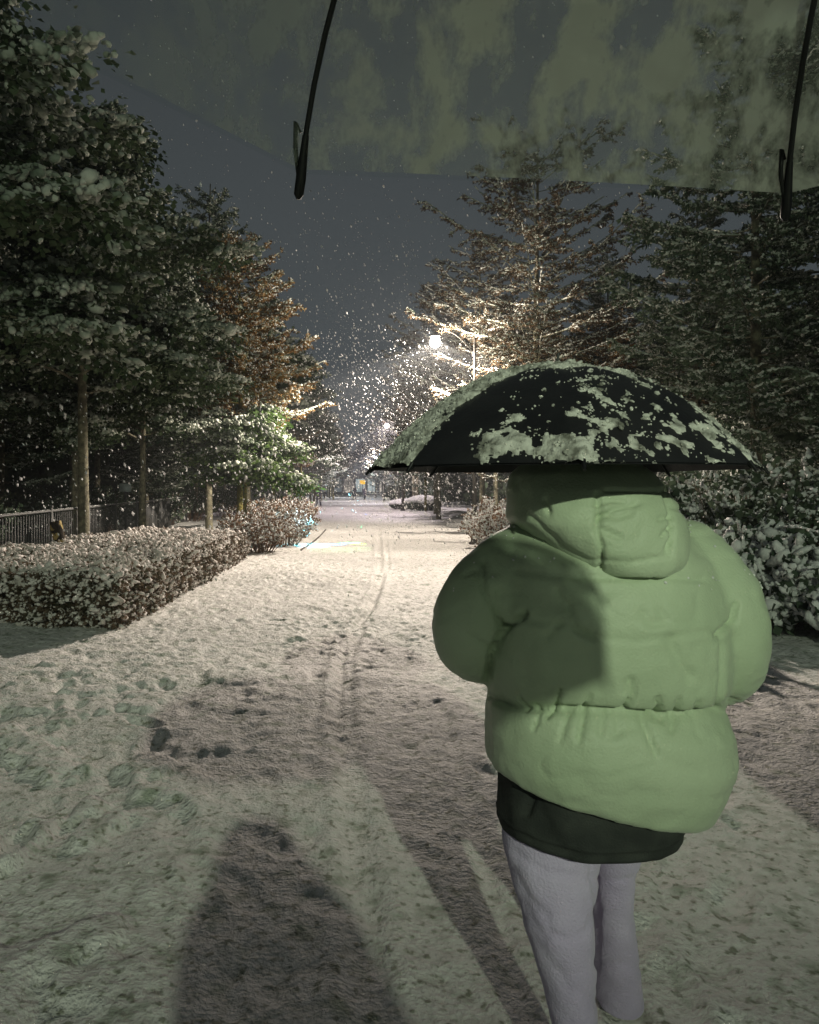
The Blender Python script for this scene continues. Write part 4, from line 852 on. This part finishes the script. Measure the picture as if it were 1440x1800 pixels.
# --- body
jw = dict(pelvis=(0.66, 1.99, 0.86), chest=(0.65, 1.98, 1.25), neck=(0.645, 2.0, 1.45), head=(0.645, 2.02, 1.575), face=(0, 1, 0), shl=(0.50, 1.97, 1.39), shr=(0.81, 1.97, 1.39),
          ell=(0.33, 1.98, 1.17), elr=(0.96, 1.98, 1.12), wrl=(0.49, 2.27, 1.24), wrr=(0.80, 2.28, 1.18), hipl=(0.55, 1.96, 0.83), hipr=(0.72, 2.0, 0.83),
          knl=(0.53, 1.91, 0.46), anl=(0.575, 1.87, 0.09), knr=(0.742, 2.12, 0.46), anr=(0.815, 2.28, 0.09), tol=(0.575, 1.98, 0.045), tor=(0.82, 2.40, 0.045),
          gripl=(0.545, 2.33, 1.27), gripr=(0.60, 2.36, 1.20), axisl=(0.0, 0.05, 1), axisr=(0.0, 0.05, 1))
jw['gripr'] = (0.556, 2.335, 1.175); jw['wrr'] = (0.635, 2.30, 1.15)
b = body_mesh({k: np.array(v) for k, v in jw.items()}, walker, 0.006)
for v in b.data.vertices: v.co -= Vector(OX)

# ------------------------------------------------------------------ umbrellas
def umbrella_pts(R, h, n8=8, sc=0.05, ph=0.0, flat=False):
    """returns function (azimuth index float 0..8, t 0..1) -> xyz"""
    def rib(i, t):
        a = ph + i * 2 * math.pi / n8; r = R * np.sin(t * math.pi / 2 * 0.93) / math.sin(math.pi / 2 * 0.93)
        z = h * (np.cos(t * math.pi / 2 * 0.93) - math.cos(math.pi / 2 * 0.93)) / (1 - math.cos(math.pi / 2 * 0.93))
        if flat: r = R * np.asarray(t, float); z = h * (1 - np.asarray(t, float)**2.05)
        return np.stack([r * math.cos(a), r * math.sin(a), z], -1)
    def f(i, t):
        k = math.floor(i); u = i - k; p = rib(k, t) * (1 - u) + rib(k + 1, t) * u
        bulge = 4 * u * (1 - u); p = p.copy()
        p[..., :2] *= (1 - (sc * bulge * t**3)[..., None]) * (1 + 0.028 * bulge * np.sin(t * 2.6))[..., None]
        p[..., 2] += 0.010 * bulge * np.sin(t * 3.0)
        return p
    return rib, f
def canopy_grid(f, nu, nt, n8=8, t0=0.02):
    T = np.linspace(t0, 1, nt); return np.stack([f(i, T) for i in np.arange(0, n8, 1 / nu)])     # (8nu, nt, 3)
def grid_to_acc(G, mi=0):
    nu, nt = G.shape[:2]; A = Acc(); i, j = np.meshgrid(np.arange(nu), np.arange(nt - 1), indexing='ij'); a = (i * nt + j).ravel(); b = (((i + 1) % nu) * nt + j).ravel()
    A.add(G.reshape(-1, 3), np.stack([a, b, b + 1, a + 1], 1), mi); return A
def tilt(o, tx=0, ty=0): o.rotation_euler = (tx, ty, 0)
# black umbrella: rim about 1.65 m up
UC = np.array([0.556, 2.0, 1.650]); UR, UH = 0.514, 0.268
um = empty('umbrella', (UC[0], UC[1], UC[2])); tag(um, 'black umbrella heaped with clumps of wet snow, held over the green jacket', 'umbrella')
rib, f = umbrella_pts(UR, UH, 8, 0.022, math.radians(35), True)
fabric = mat('black_nylon', (0.012, 0.012, 0.014), 0.45, (0.02, 0.02, 0.022), 9, 0.001, 90, spec=0.4)
G = canopy_grid(f, 10, 40)
grid_to_acc(G).build('canopy', fabric, um, True)
G2 = G.copy(); G2[..., 2] -= 0.004; G2[..., :2] *= 0.995; grid_to_acc(G2[::-1]).build('canopy_lining', fabric, um, True)
# clumps of snow: thresholded noise, thick on top and on the panel facing left
nu, nt = 64, 190; G = canopy_grid(f, nu, nt, 8, 0.0); X_, Y_, Z_ = G[..., 0], G[..., 1], G[..., 2]
t_ = np.broadcast_to(np.linspace(0, 1, nt), X_.shape); az = np.degrees(np.arctan2(Y_, X_)) % 360
nn = 0.38 * fbm(X_ * 10, Y_ * 10, Z_ * 10, 301, 3) + 0.40 * fbm(X_ * 24, Y_ * 24, Z_ * 24, 311, 3) + 0.34 * fbm(X_ * 55, Y_ * 55, Z_ * 55, 321, 3)
def bump_(v, c, w): return np.exp(-((v - c) / w)**2)
cov = -0.30 + 1.5 * np.clip(0.50 - t_, 0, 1)                                   # cap at the crown
inleft = np.clip((216 - az) / 5, 0, 1) * np.clip((az - 60) / 10, 0, 1); cov = cov + inleft * 0.68 # panels turned to the left
cov = cov + 0.62 * bump_(t_, 0.94, 0.08) * bump_(az, 244, 24) + 0.16 * bump_(t_, 0.78, 0.12) * bump_(az, 262, 12) + 0.30 * bump_(t_, 0.95, 0.07) * bump_(az, 312, 14)
cov = cov - 0.55 * bump_(az, 224, 9) * (t_ > 0.4)
fld = nn + cov
nrm = unit(np.stack([X_ / UR * 1.2, Y_ / UR * 1.2, np.full_like(X_, 0.7)], -1))
th = np.clip(fld, 0, 0.7); thick = 0.0012 + 0.016 * th + 0.0022 * fbm(X_ * 60, Y_ * 60, Z_ * 60, 5, 2) * (th > 0.03)
P3 = G + nrm * np.where(fld > 0.0, np.maximum(thick, 0.001), -0.004)[..., None]
ok = (fld > 0.0); ii, jj = np.meshgrid(np.arange(8 * nu), np.arange(nt - 1), indexing='ij'); i2 = (ii + 1) % (8 * nu)
keep = ok[ii, jj] | ok[i2, jj] | ok[ii, jj + 1] | ok[i2, jj + 1]
a = (ii * nt + jj)[keep]; b = (i2 * nt + jj)[keep]
wet = mat('wet_clumped_snow', (0.16, 0.16, 0.135), 0.7, (0.64, 0.64, 0.58), 26, 0.006, 70, spec=0.3, lo=0.34, hi=0.56)
SA = Acc().add(P3.reshape(-1, 3), np.stack([a, b, b + 1, a + 1], 1))
g = np.random.default_rng(66); flat = fld[:, 2:].ravel(); idx = np.where(flat + g.normal(0, 0.20, flat.size) > 0.0)[0]; idx = g.choice(idx, 13000, replace=False)
PG_ = G[:, 2:].reshape(-1, 3)[idx]; NG_ = nrm[:, 2:].reshape(-1, 3)[idx]; kk = g.lognormal(0, 0.4, len(idx)) * 0.0019
scatter(SA, ICO, ICOF, PG_ + NG_ * (kk * 0.4 + np.clip(flat[idx], 0, 0.7) * 0.016)[:, None], frames(NG_ + g.normal(0, 0.4, PG_.shape), g), np.stack([kk * g.uniform(0.8, 2.2, len(kk)), kk * g.uniform(0.8, 2.0, len(kk)), kk * 0.8], 1))
SA.build('snow_cover', wet, um, True)
for k in range(8):
    A = Acc(); T = np.linspace(0.03, 1.0, 14); p = rib(k, T); p[:, 2] -= 0.010; tube(A, p, 0.003, 5); e_ = rib(k, np.array([1.0]))[0]; d_ = unit(e_ * [1, 1, 0]) * 0.6 + np.array([0, 0, -0.8])
    tube(A, np.array([e_ - d_ * 0.006, e_ + d_ * 0.020]), [0.0055, 0.004], 7); A.build('rib', M['black'], um, True)
    A = Acc(); q = rib(k, np.array([0.5]))[0] - [0, 0, 0.012]; tube(A, np.array([q, [0, 0, -0.02]]), 0.002, 4); A.build('stretcher', M['black'], um)
A = Acc(); tube(A, np.array([(0, 0, UH + 0.045), (0, 0.02, UH - 0.1), (-0.003, 0.30, -0.35), (-0.006, 0.337, -0.52)]), [0.004, 0.0055, 0.0055, 0.0055], 10); A.build('shaft', M['metal'], um, True)
A = Acc(); tube(A, np.array([(-0.004, 0.32, -0.34), (-0.008, 0.34, -0.50), (-0.008, 0.36, -0.545), (-0.008, 0.395, -0.555), (-0.008, 0.415, -0.53)]), 0.013, 12); A.build('handle', M['black'], um, True)

# clear umbrella the photographer stands under
CC = np.array([0.30, 0.10, 1.845]); CR, CH = 0.56, 0.30
cu = empty('clear_umbrella', tuple(CC)); tag(cu, 'transparent umbrella overhead, blotched with melting snow, two black rib ends hanging down', 'umbrella')
tipL = U(529, 314, 0.61); tipR = U(1383, 340, 0.66)
mid = (tipL + tipR) / 2; half = np.linalg.norm((tipR - tipL)[:2]) / 2; CR = half / math.sin(math.pi / 8)
dirv = unit((tipR - tipL)[:2]); perp = np.array([dirv[1], -dirv[0]]); cxy = mid[:2] + perp * CR * math.cos(math.pi / 8)
CC = np.array([cxy[0], cxy[1], mid[2]]); cu.location = tuple(CC)
ph = math.atan2(tipR[1] - cxy[1], tipR[0] - cxy[0])
rib, f = umbrella_pts(CR, CH, 8, 0.015, ph)
cm = bpy.data.materials.new('clear_vinyl'); cm.use_nodes = True; n = cm.node_tree.nodes; l = cm.node_tree.links; n.remove(n['Principled BSDF'])
tr = n.new('ShaderNodeBsdfTransparent'); tr.inputs[0].default_value = (0.93, 0.95, 0.94, 1); gl = n.new('ShaderNodeBsdfGlossy'); gl.inputs['Roughness'].default_value = 0.5
ms = n.new('ShaderNodeMixShader'); ms.inputs[0].default_value = 0.004; l.new(tr.outputs[0], ms.inputs[1]); l.new(gl.outputs[0], ms.inputs[2]); l.new(ms.outputs[0], n['Material Output'].inputs[0])
G = canopy_grid(f, 8, 30); grid_to_acc(G).build('canopy', cm, cu, True)
sm = bpy.data.materials.new('melting_snow_film'); sm.use_nodes = True; n = sm.node_tree.nodes; l = sm.node_tree.links; n.remove(n['Principled BSDF'])
tc = n.new('ShaderNodeTexCoord'); mp = n.new('ShaderNodeMapping'); mp.inputs['Scale'].default_value = (1.0, 0.7, 0.7); l.new(tc.outputs['Object'], mp.inputs[0])
z1 = n.new('ShaderNodeTexNoise'); z1.inputs['Scale'].default_value = 25; z1.inputs['Detail'].default_value = 5; z1.inputs['Roughness'].default_value = 0.62; z1.inputs['Distortion'].default_value = 0.15; l.new(mp.outputs[0], z1.inputs[0])
rp = n.new('ShaderNodeMapRange'); rp.inputs[1].default_value = 0.43; rp.inputs[2].default_value = 0.57; rp.inputs[3].default_value = 0.20; rp.inputs[4].default_value = 0.94; l.new(z1.outputs[0], rp.inputs[0])
sx = n.new('ShaderNodeSeparateXYZ'); l.new(tc.outputs['Object'], sx.inputs[0]); rx_ = n.new('ShaderNodeMapRange'); rx_.inputs[1].default_value = -0.46; rx_.inputs[2].default_value = -0.14; rx_.inputs[3].default_value = 0.0; rx_.inputs[4].default_value = 1.0; l.new(sx.outputs[0], rx_.inputs[0])
mm = n.new('ShaderNodeMath'); mm.operation = 'MULTIPLY'; l.new(rp.outputs[0], mm.inputs[0]); l.new(rx_.outputs[0], mm.inputs[1])
tl = n.new('ShaderNodeBsdfTranslucent'); tl.inputs[0].default_value = (0.68, 0.73, 0.62, 1); df = n.new('ShaderNodeBsdfDiffuse'); df.inputs[0].default_value = (0.80, 0.84, 0.74, 1)
m1 = n.new('ShaderNodeMixShader'); m1.inputs[0].default_value = 0.5; l.new(tl.outputs[0], m1.inputs[1]); l.new(df.outputs[0], m1.inputs[2])
ry_ = n.new('ShaderNodeMapRange'); ry_.inputs[1].default_value = 0.10; ry_.inputs[2].default_value = 0.0; ry_.inputs[3].default_value = 0.0; ry_.inputs[4].default_value = 0.92; l.new(sx.outputs[1], ry_.inputs[0])   # unseen rear half made nearly opaque so it shades the jacket
mx_ = n.new('ShaderNodeMath'); mx_.operation = 'MAXIMUM'; l.new(mm.outputs[0], mx_.inputs[0]); l.new(ry_.outputs[0], mx_.inputs[1])
t2 = n.new('ShaderNodeBsdfTransparent'); m2 = n.new('ShaderNodeMixShader'); l.new(mx_.outputs[0], m2.inputs[0]); l.new(t2.outputs[0], m2.inputs[1]); l.new(m1.outputs[0], m2.inputs[2]); l.new(m2.outputs[0], n['Material Output'].inputs[0])
G2 = canopy_grid(f, 12, 40); G2[..., 2] += 0.004; grid_to_acc(G2).build('snow_film', sm, cu, True)
for k in range(8):
    A = Acc(); T = np.linspace(0.03, 0.985, 16); p = rib(k, T); p[:, 2] -= 0.006; tube(A, p, 0.0024, 8); r_ = A.build('rib', M['black'], cu, True)
    e0 = rib(k, np.array([0.93]))[0]; e1 = rib(k, np.array([1.0]))[0]; d_ = unit(e1 - e0); A = Acc(); tube(A, np.array([e0 - [0, 0, 0.006], e1 - [0, 0, 0.004], e1 + d_ * 0.016, e1 + d_ * 0.020]), [0.0028, 0.0044, 0.0042, 0.0015], 10)
    tube(A, np.array([e0 + [-0.004, 0, -0.004], e0 + [-0.008, -0.002, 0.004], e0 + d_ * 0.012 + [-0.007, 0, -0.004], e1 * 1.0 + [-0.002, 0, -0.004]]), [0.0012, 0.002, 0.002, 0.0015], 6)
    A.build('rib_tip', M['black'], r_, True)
    A = Acc(); q = rib(k, np.array([0.45]))[0] - [0, 0, 0.008]
    tube(A, np.array([q, [0, 0, -0.06]]), 0.0018, 5); A.build('stretcher', M['black'], cu)
A = Acc(); tube(A, np.array([(0, 0, CH + 0.05), (0, 0, -0.62)]), 0.005, 10); A.build('shaft', M['metal'], cu, True)
A = Acc(); tube(A, np.array([(0, 0, -0.58), (0, 0, -0.70), (0, -0.02, -0.735), (0, -0.05, -0.735), (0, -0.065, -0.71)]), 0.012, 12); A.build('handle', M['black'], cu, True)

# photographer (behind the lens, known by the shadow on the snow)
ph_ = empty('person', (0.36, -0.52, 0)); tag(ph_, 'photographer under the clear umbrella, seen only by the broad shadow on the near snow', 'person')
PX = np.array([0.36, -0.52, 0.0]); hx, hy = CC[0], CC[1]
jp = dict(pelvis=(0.36, -0.52, 0.88), chest=(0.36, -0.51, 1.27), neck=(0.36, -0.50, 1.47), head=(0.34, -0.45, 1.60), face=(-0.2, 1, 0), shl=(0.19, -0.5, 1.40), shr=(0.53, -0.5, 1.40),
          ell=(0.15, -0.36, 1.14), elr=(0.58, -0.30, 1.13), wrl=(hx - 0.02, hy - 0.10, 1.14), wrr=(hx + 0.05, hy - 0.09, 1.24), hipl=(0.27, -0.52, 0.84), hipr=(0.45, -0.52, 0.84),
          knl=(0.26, -0.49, 0.48), anl=(0.26, -0.53, 0.09), knr=(0.46, -0.47, 0.48), anr=(0.47, -0.50, 0.09), tol=(0.25, -0.40, 0.045), tor=(0.48, -0.37, 0.045),
          gripl=(hx, hy, 1.12), gripr=(hx, hy, 1.22), axisl=(0, 0, 1), axisr=(0, 0, 1))
jp = {k: (np.array(v, float) - ([0.09, 0, 0] if k not in ('gripr', 'gripl', 'wrr', 'wrl', 'face', 'axisl', 'axisr') else 0)) for k, v in jp.items()}
b = body_mesh(jp, ph_, 0.007)
for v in b.data.vertices: v.co -= Vector(PX)
A = Acc(); j = {k: np.array(v, float) for k, v in jp.items()}
cone(A, j['pelvis'] - [0, 0, 0.12], j['chest'], 0.27, 0.25); cone(A, j['chest'], j['neck'] + [0, 0, 0.02], 0.26, 0.20); cone(A, j['neck'], j['head'] + [0, -0.07, 0.0], 0.20, 0.13); cone(A, j['neck'] + [-0.08, 0, -0.04], j['neck'] + [0.08, 0, -0.04], 0.17, 0.17)
for s in 'lr': cone(A, j['sh' + s], j['el' + s], 0.085, 0.075); cone(A, j['el' + s], j['wr' + s] - unit(j['wr' + s] - j['el' + s]) * 0.03, 0.072, 0.050)
V, Nn, Q = remeshed(A, 0.012, 3); Acc().add(V - PX, Q).build('coat', mat('dark_wool_coat', (0.03, 0.03, 0.035), 0.9, (0.05, 0.05, 0.055), 8), ph_, True)
A = Acc()
for s in 'lr': cone(A, j['hip' + s], j['kn' + s], 0.11, 0.085); cone(A, j['kn' + s], j['an' + s] + [0, 0, 0.02], 0.085, 0.07)
V, Nn, Q = remeshed(A, 0.012, 3); Acc().add(V - PX, Q).build('trousers', mat('dark_denim', (0.02, 0.025, 0.04), 0.85, (0.03, 0.035, 0.05), 8), ph_, True)
A = Acc(); ball(A, j['head'] + [0.0, -0.02, 0.03], (0.14, 0.14, 0.135), 0, 24, 16); V, Nn, Q = remeshed(A, 0.01, 2); k = (V[:, 2] > 1.45) & ~((V[:, 1] > -0.36) & (V[:, 2] > 1.50) & (V[:, 2] < 1.68) & (np.abs(V[:, 0] - 0.25) < 0.075)); Acc().add(V - PX, Q[k[Q].all(1)]).build('hood', mat('dark_knit', (0.03, 0.03, 0.03), 0.95, (0.05, 0.05, 0.05), 30, 0.003, 90), ph_, True)
shoe(0.17, -0.51, 0.01, ph_, PX); shoe(0.38, -0.48, 0.01, ph_, PX)

# distant walkers and one pedestrian at left
def small_person(x, y, h, ry, top, low, label, stride=0.15):
    r = empty('person', (x, y, 0), ry); tag(r, label, 'person', 'distant walkers'); s = h / 1.72
    J_ = dict(pelvis=(0, 0, .92), chest=(0, 0, 1.28), neck=(0, 0, 1.46), head=(0, 0.01, 1.60), face=(0, 1, 0), shl=(-.17, 0, 1.40), shr=(.17, 0, 1.40), ell=(-.24, -.03, 1.14), elr=(.24, -.03, 1.14),
              wrl=(-.22, .10, .92), wrr=(.20, .12, .95), hipl=(-.09, 0, .88), hipr=(.09, 0, .88), knl=(-.10, stride, .48), knr=(.10, -stride * .3, .48), anl=(-.10, stride, .09), anr=(.10, -stride * 1.4, .12), tol=(-.1, stride + .13, .045), tor=(.1, -stride * 1.4 + .12, .06))
    J_ = {k: np.array(v, float) * (s if k != 'face' else 1) for k, v in J_.items()}
    body_mesh(J_, r, 0.012, True)
    A = Acc(); cone(A, J_['pelvis'] - [0, 0, .1], J_['chest'], .19, .20); cone(A, J_['chest'], J_['neck'], .18, .08)
    for q in 'lr': cone(A, J_['sh' + q], J_['el' + q], .085, .07); cone(A, J_['el' + q], J_['wr' + q] + [0, 0, .03], .07, .05)
    ball(A, J_['head'] + [0, -.02, .02], (.11, .115, .13)); V, Nn, Q = remeshed(A, .018, 2); k = ~((V[:, 1] > 0.06) & (V[:, 2] > 1.52 * s)); Acc().add(V, Q[k[Q].all(1)]).build('hooded_coat', top, r, True)
    A = Acc()
    for q in 'lr': cone(A, J_['hip' + q], J_['kn' + q], .11, .085); cone(A, J_['kn' + q], J_['an' + q], .085, .065)
    V, Nn, Q = remeshed(A, .018, 2); Acc().add(V, Q).build('trousers', low, r, True)
dk = mat('dark_coat', (0.02, 0.018, 0.025), 0.9, (0.03, 0.03, 0.035), 8); pk = mat('muted_purple_coat', (0.05, 0.035, 0.07), 0.9, (0.07, 0.05, 0.09), 8)
small_person(0.2, 92, 1.75, 0.1, dk, dk, 'tiny dark walker on the left of the distant pair')
small_person(1.5, 92, 1.65, -0.2, pk, dk, 'tiny walker in a purplish coat on the right of the distant pair')
small_person(-2.75, 60, 1.70, 0.4, dk, dk, 'tiny dark figure standing at the left tree line')

# ------------------------------------------------------------------ coloured light thrown on the snow
pr = empty('light_projector', (3.4, 20.6, 4.3)); tag(pr, 'small projector on the lamp pole throwing blue, white and green patches on the snow', 'projector')
A = Acc(); box(A, (-0.14, 0, 0), (0.20, 0.16, 0.16)); tube(A, np.array([(-0.24, 0, -0.02), (-0.30, 0, -0.05)]), [0.05, 0.06], 14); A.build('housing', M['metal'], pr)
A = Acc(); box(A, (-0.03, 0, -0.02), (0.10, 0.05, 0.05)); A.build('bracket', M['metal'], pr)
def gobo(px, py, ang, power, col, seed, asp=1.0):
    Y = CAMZ * F / (py - VY); tgt = Vector(((px - VX) / F * Y, Y, 0.0))
    src = Vector((3.4 - 0.33, 20.6, 4.24)); ld = bpy.data.lights.new('projector_beam', 'SPOT'); ld.energy = power; ld.color = col; ld.spot_size = math.radians(ang); ld.spot_blend = 0.25; ld.shadow_soft_size = 0.004
    ld.use_nodes = True; t = ld.node_tree; n = t.nodes; e = n['Emission']; tc = n.new('ShaderNodeTexCoord'); z = n.new('ShaderNodeTexNoise'); z.inputs['Scale'].default_value = 34; z.noise_dimensions = '4D'; z.inputs['W'].default_value = seed
    t.links.new(tc.outputs['Normal'], z.inputs[0]); r = n.new('ShaderNodeValToRGB'); r.color_ramp.elements[0].position = 0.42; r.color_ramp.elements[1].position = 0.5; t.links.new(z.outputs[0], r.inputs[0]); t.links.new(r.outputs[0], e.inputs['Strength'])
    lo = bpy.data.objects.new('projector_beam', ld); C.objects.link(lo); lo.parent = pr; lo.location = src - Vector((3.4, 20.6, 4.3)); lo.rotation_euler = (tgt - src).to_track_quat('-Z', 'Y').to_euler(); return lo
gobo(528, 957, 9, 16518, (0.15, 0.75, 1.0), 1.0); gobo(553, 961, 6, 10165, (0.55, 0.85, 1.0), 4.0)
gobo(588, 957, 6.5, 11434, (0.0, 0.25, 1.0), 2.0); gobo(615, 955, 6, 10165, (0.0, 1.0, 0.35), 3.0); gobo(630, 957, 4, 16518, (0.3, 1.0, 0.0), 6.0)
gobo(606, 965, 14, 697, (0.4, 1.0, 0.35), 5.0)
lo = gobo(500, 957, 9, 8259, (0.6, 0.85, 1.0), 7.0); tg = Vector((-1.85, 20.2, 0.55)); src = Vector((3.07, 20.6, 4.24)); lo.rotation_euler = (tg - src).to_track_quat('-Z', 'Y').to_euler()

# ------------------------------------------------------------------ falling snow
g = np.random.default_rng(909); n = 11000
P = np.stack([g.uniform(-12, 10, n), g.uniform(3.2, 60, n), g.uniform(0.05, 13, n)], 1)
n2 = 5200; P2 = np.stack([g.normal(0.9, 1.7, n2), g.normal(21, 5.0, n2), g.uniform(0.3, 6.0, n2)], 1); P2 = P2[P2[:, 1] > 5]
n3 = 1600; P3 = np.stack([g.uniform(-10, -1, n3), g.uniform(5.5, 17, n3), g.uniform(0.6, 4.5, n3)], 1)
P = np.concatenate([P, P2, P3]); n = len(P)
nearfac = np.clip(P[:, 1] / 14, 0.35, 1.3)
k = g.lognormal(0, 0.35, n) * 0.0085 * nearfac * np.where(np.arange(len(P)) >= len(P) - n3, 1.5, 1.0)
d = unit(np.array([0.42, 0.0, -1.0]) + g.normal(0, 0.16, (n, 3))); A = Acc()
scatter(A, OCT, OCTF, P, frames(d, g), np.stack([k, k, k * g.uniform(1.2, 2.6, n)], 1))
fl = mat('snowflake', (0.85, 0.85, 0.85), 0.8, trans=0.5)
tag(A.build('falling_snow', fl, smooth=True), 'falling snowflakes drifting through the lamp light', 'snow', kind='stuff')

# ------------------------------------------------------------------ snowy night air
hz = Acc(); box(hz, (0, 80, 8.5), (70, 220, 21)); hm = bpy.data.materials.new('snowy_air'); hm.use_nodes = True; n = hm.node_tree.nodes; n.remove(n['Principled BSDF'])
pv = n.new('ShaderNodeVolumePrincipled'); pv.inputs['Color'].default_value = (0.8, 0.85, 0.9, 1); pv.inputs['Density'].default_value = 0.0018; pv.inputs['Anisotropy'].default_value = 0.3
hm.node_tree.links.new(pv.outputs[0], n['Material Output'].inputs['Volume']); ho = hz.build('haze', hm); tag(ho, 'thin snowy night air glowing round the lamps', 'haze', kind='stuff')
S.cycles.volume_bounces = 0; S.cycles.volume_step_rate = 4.0
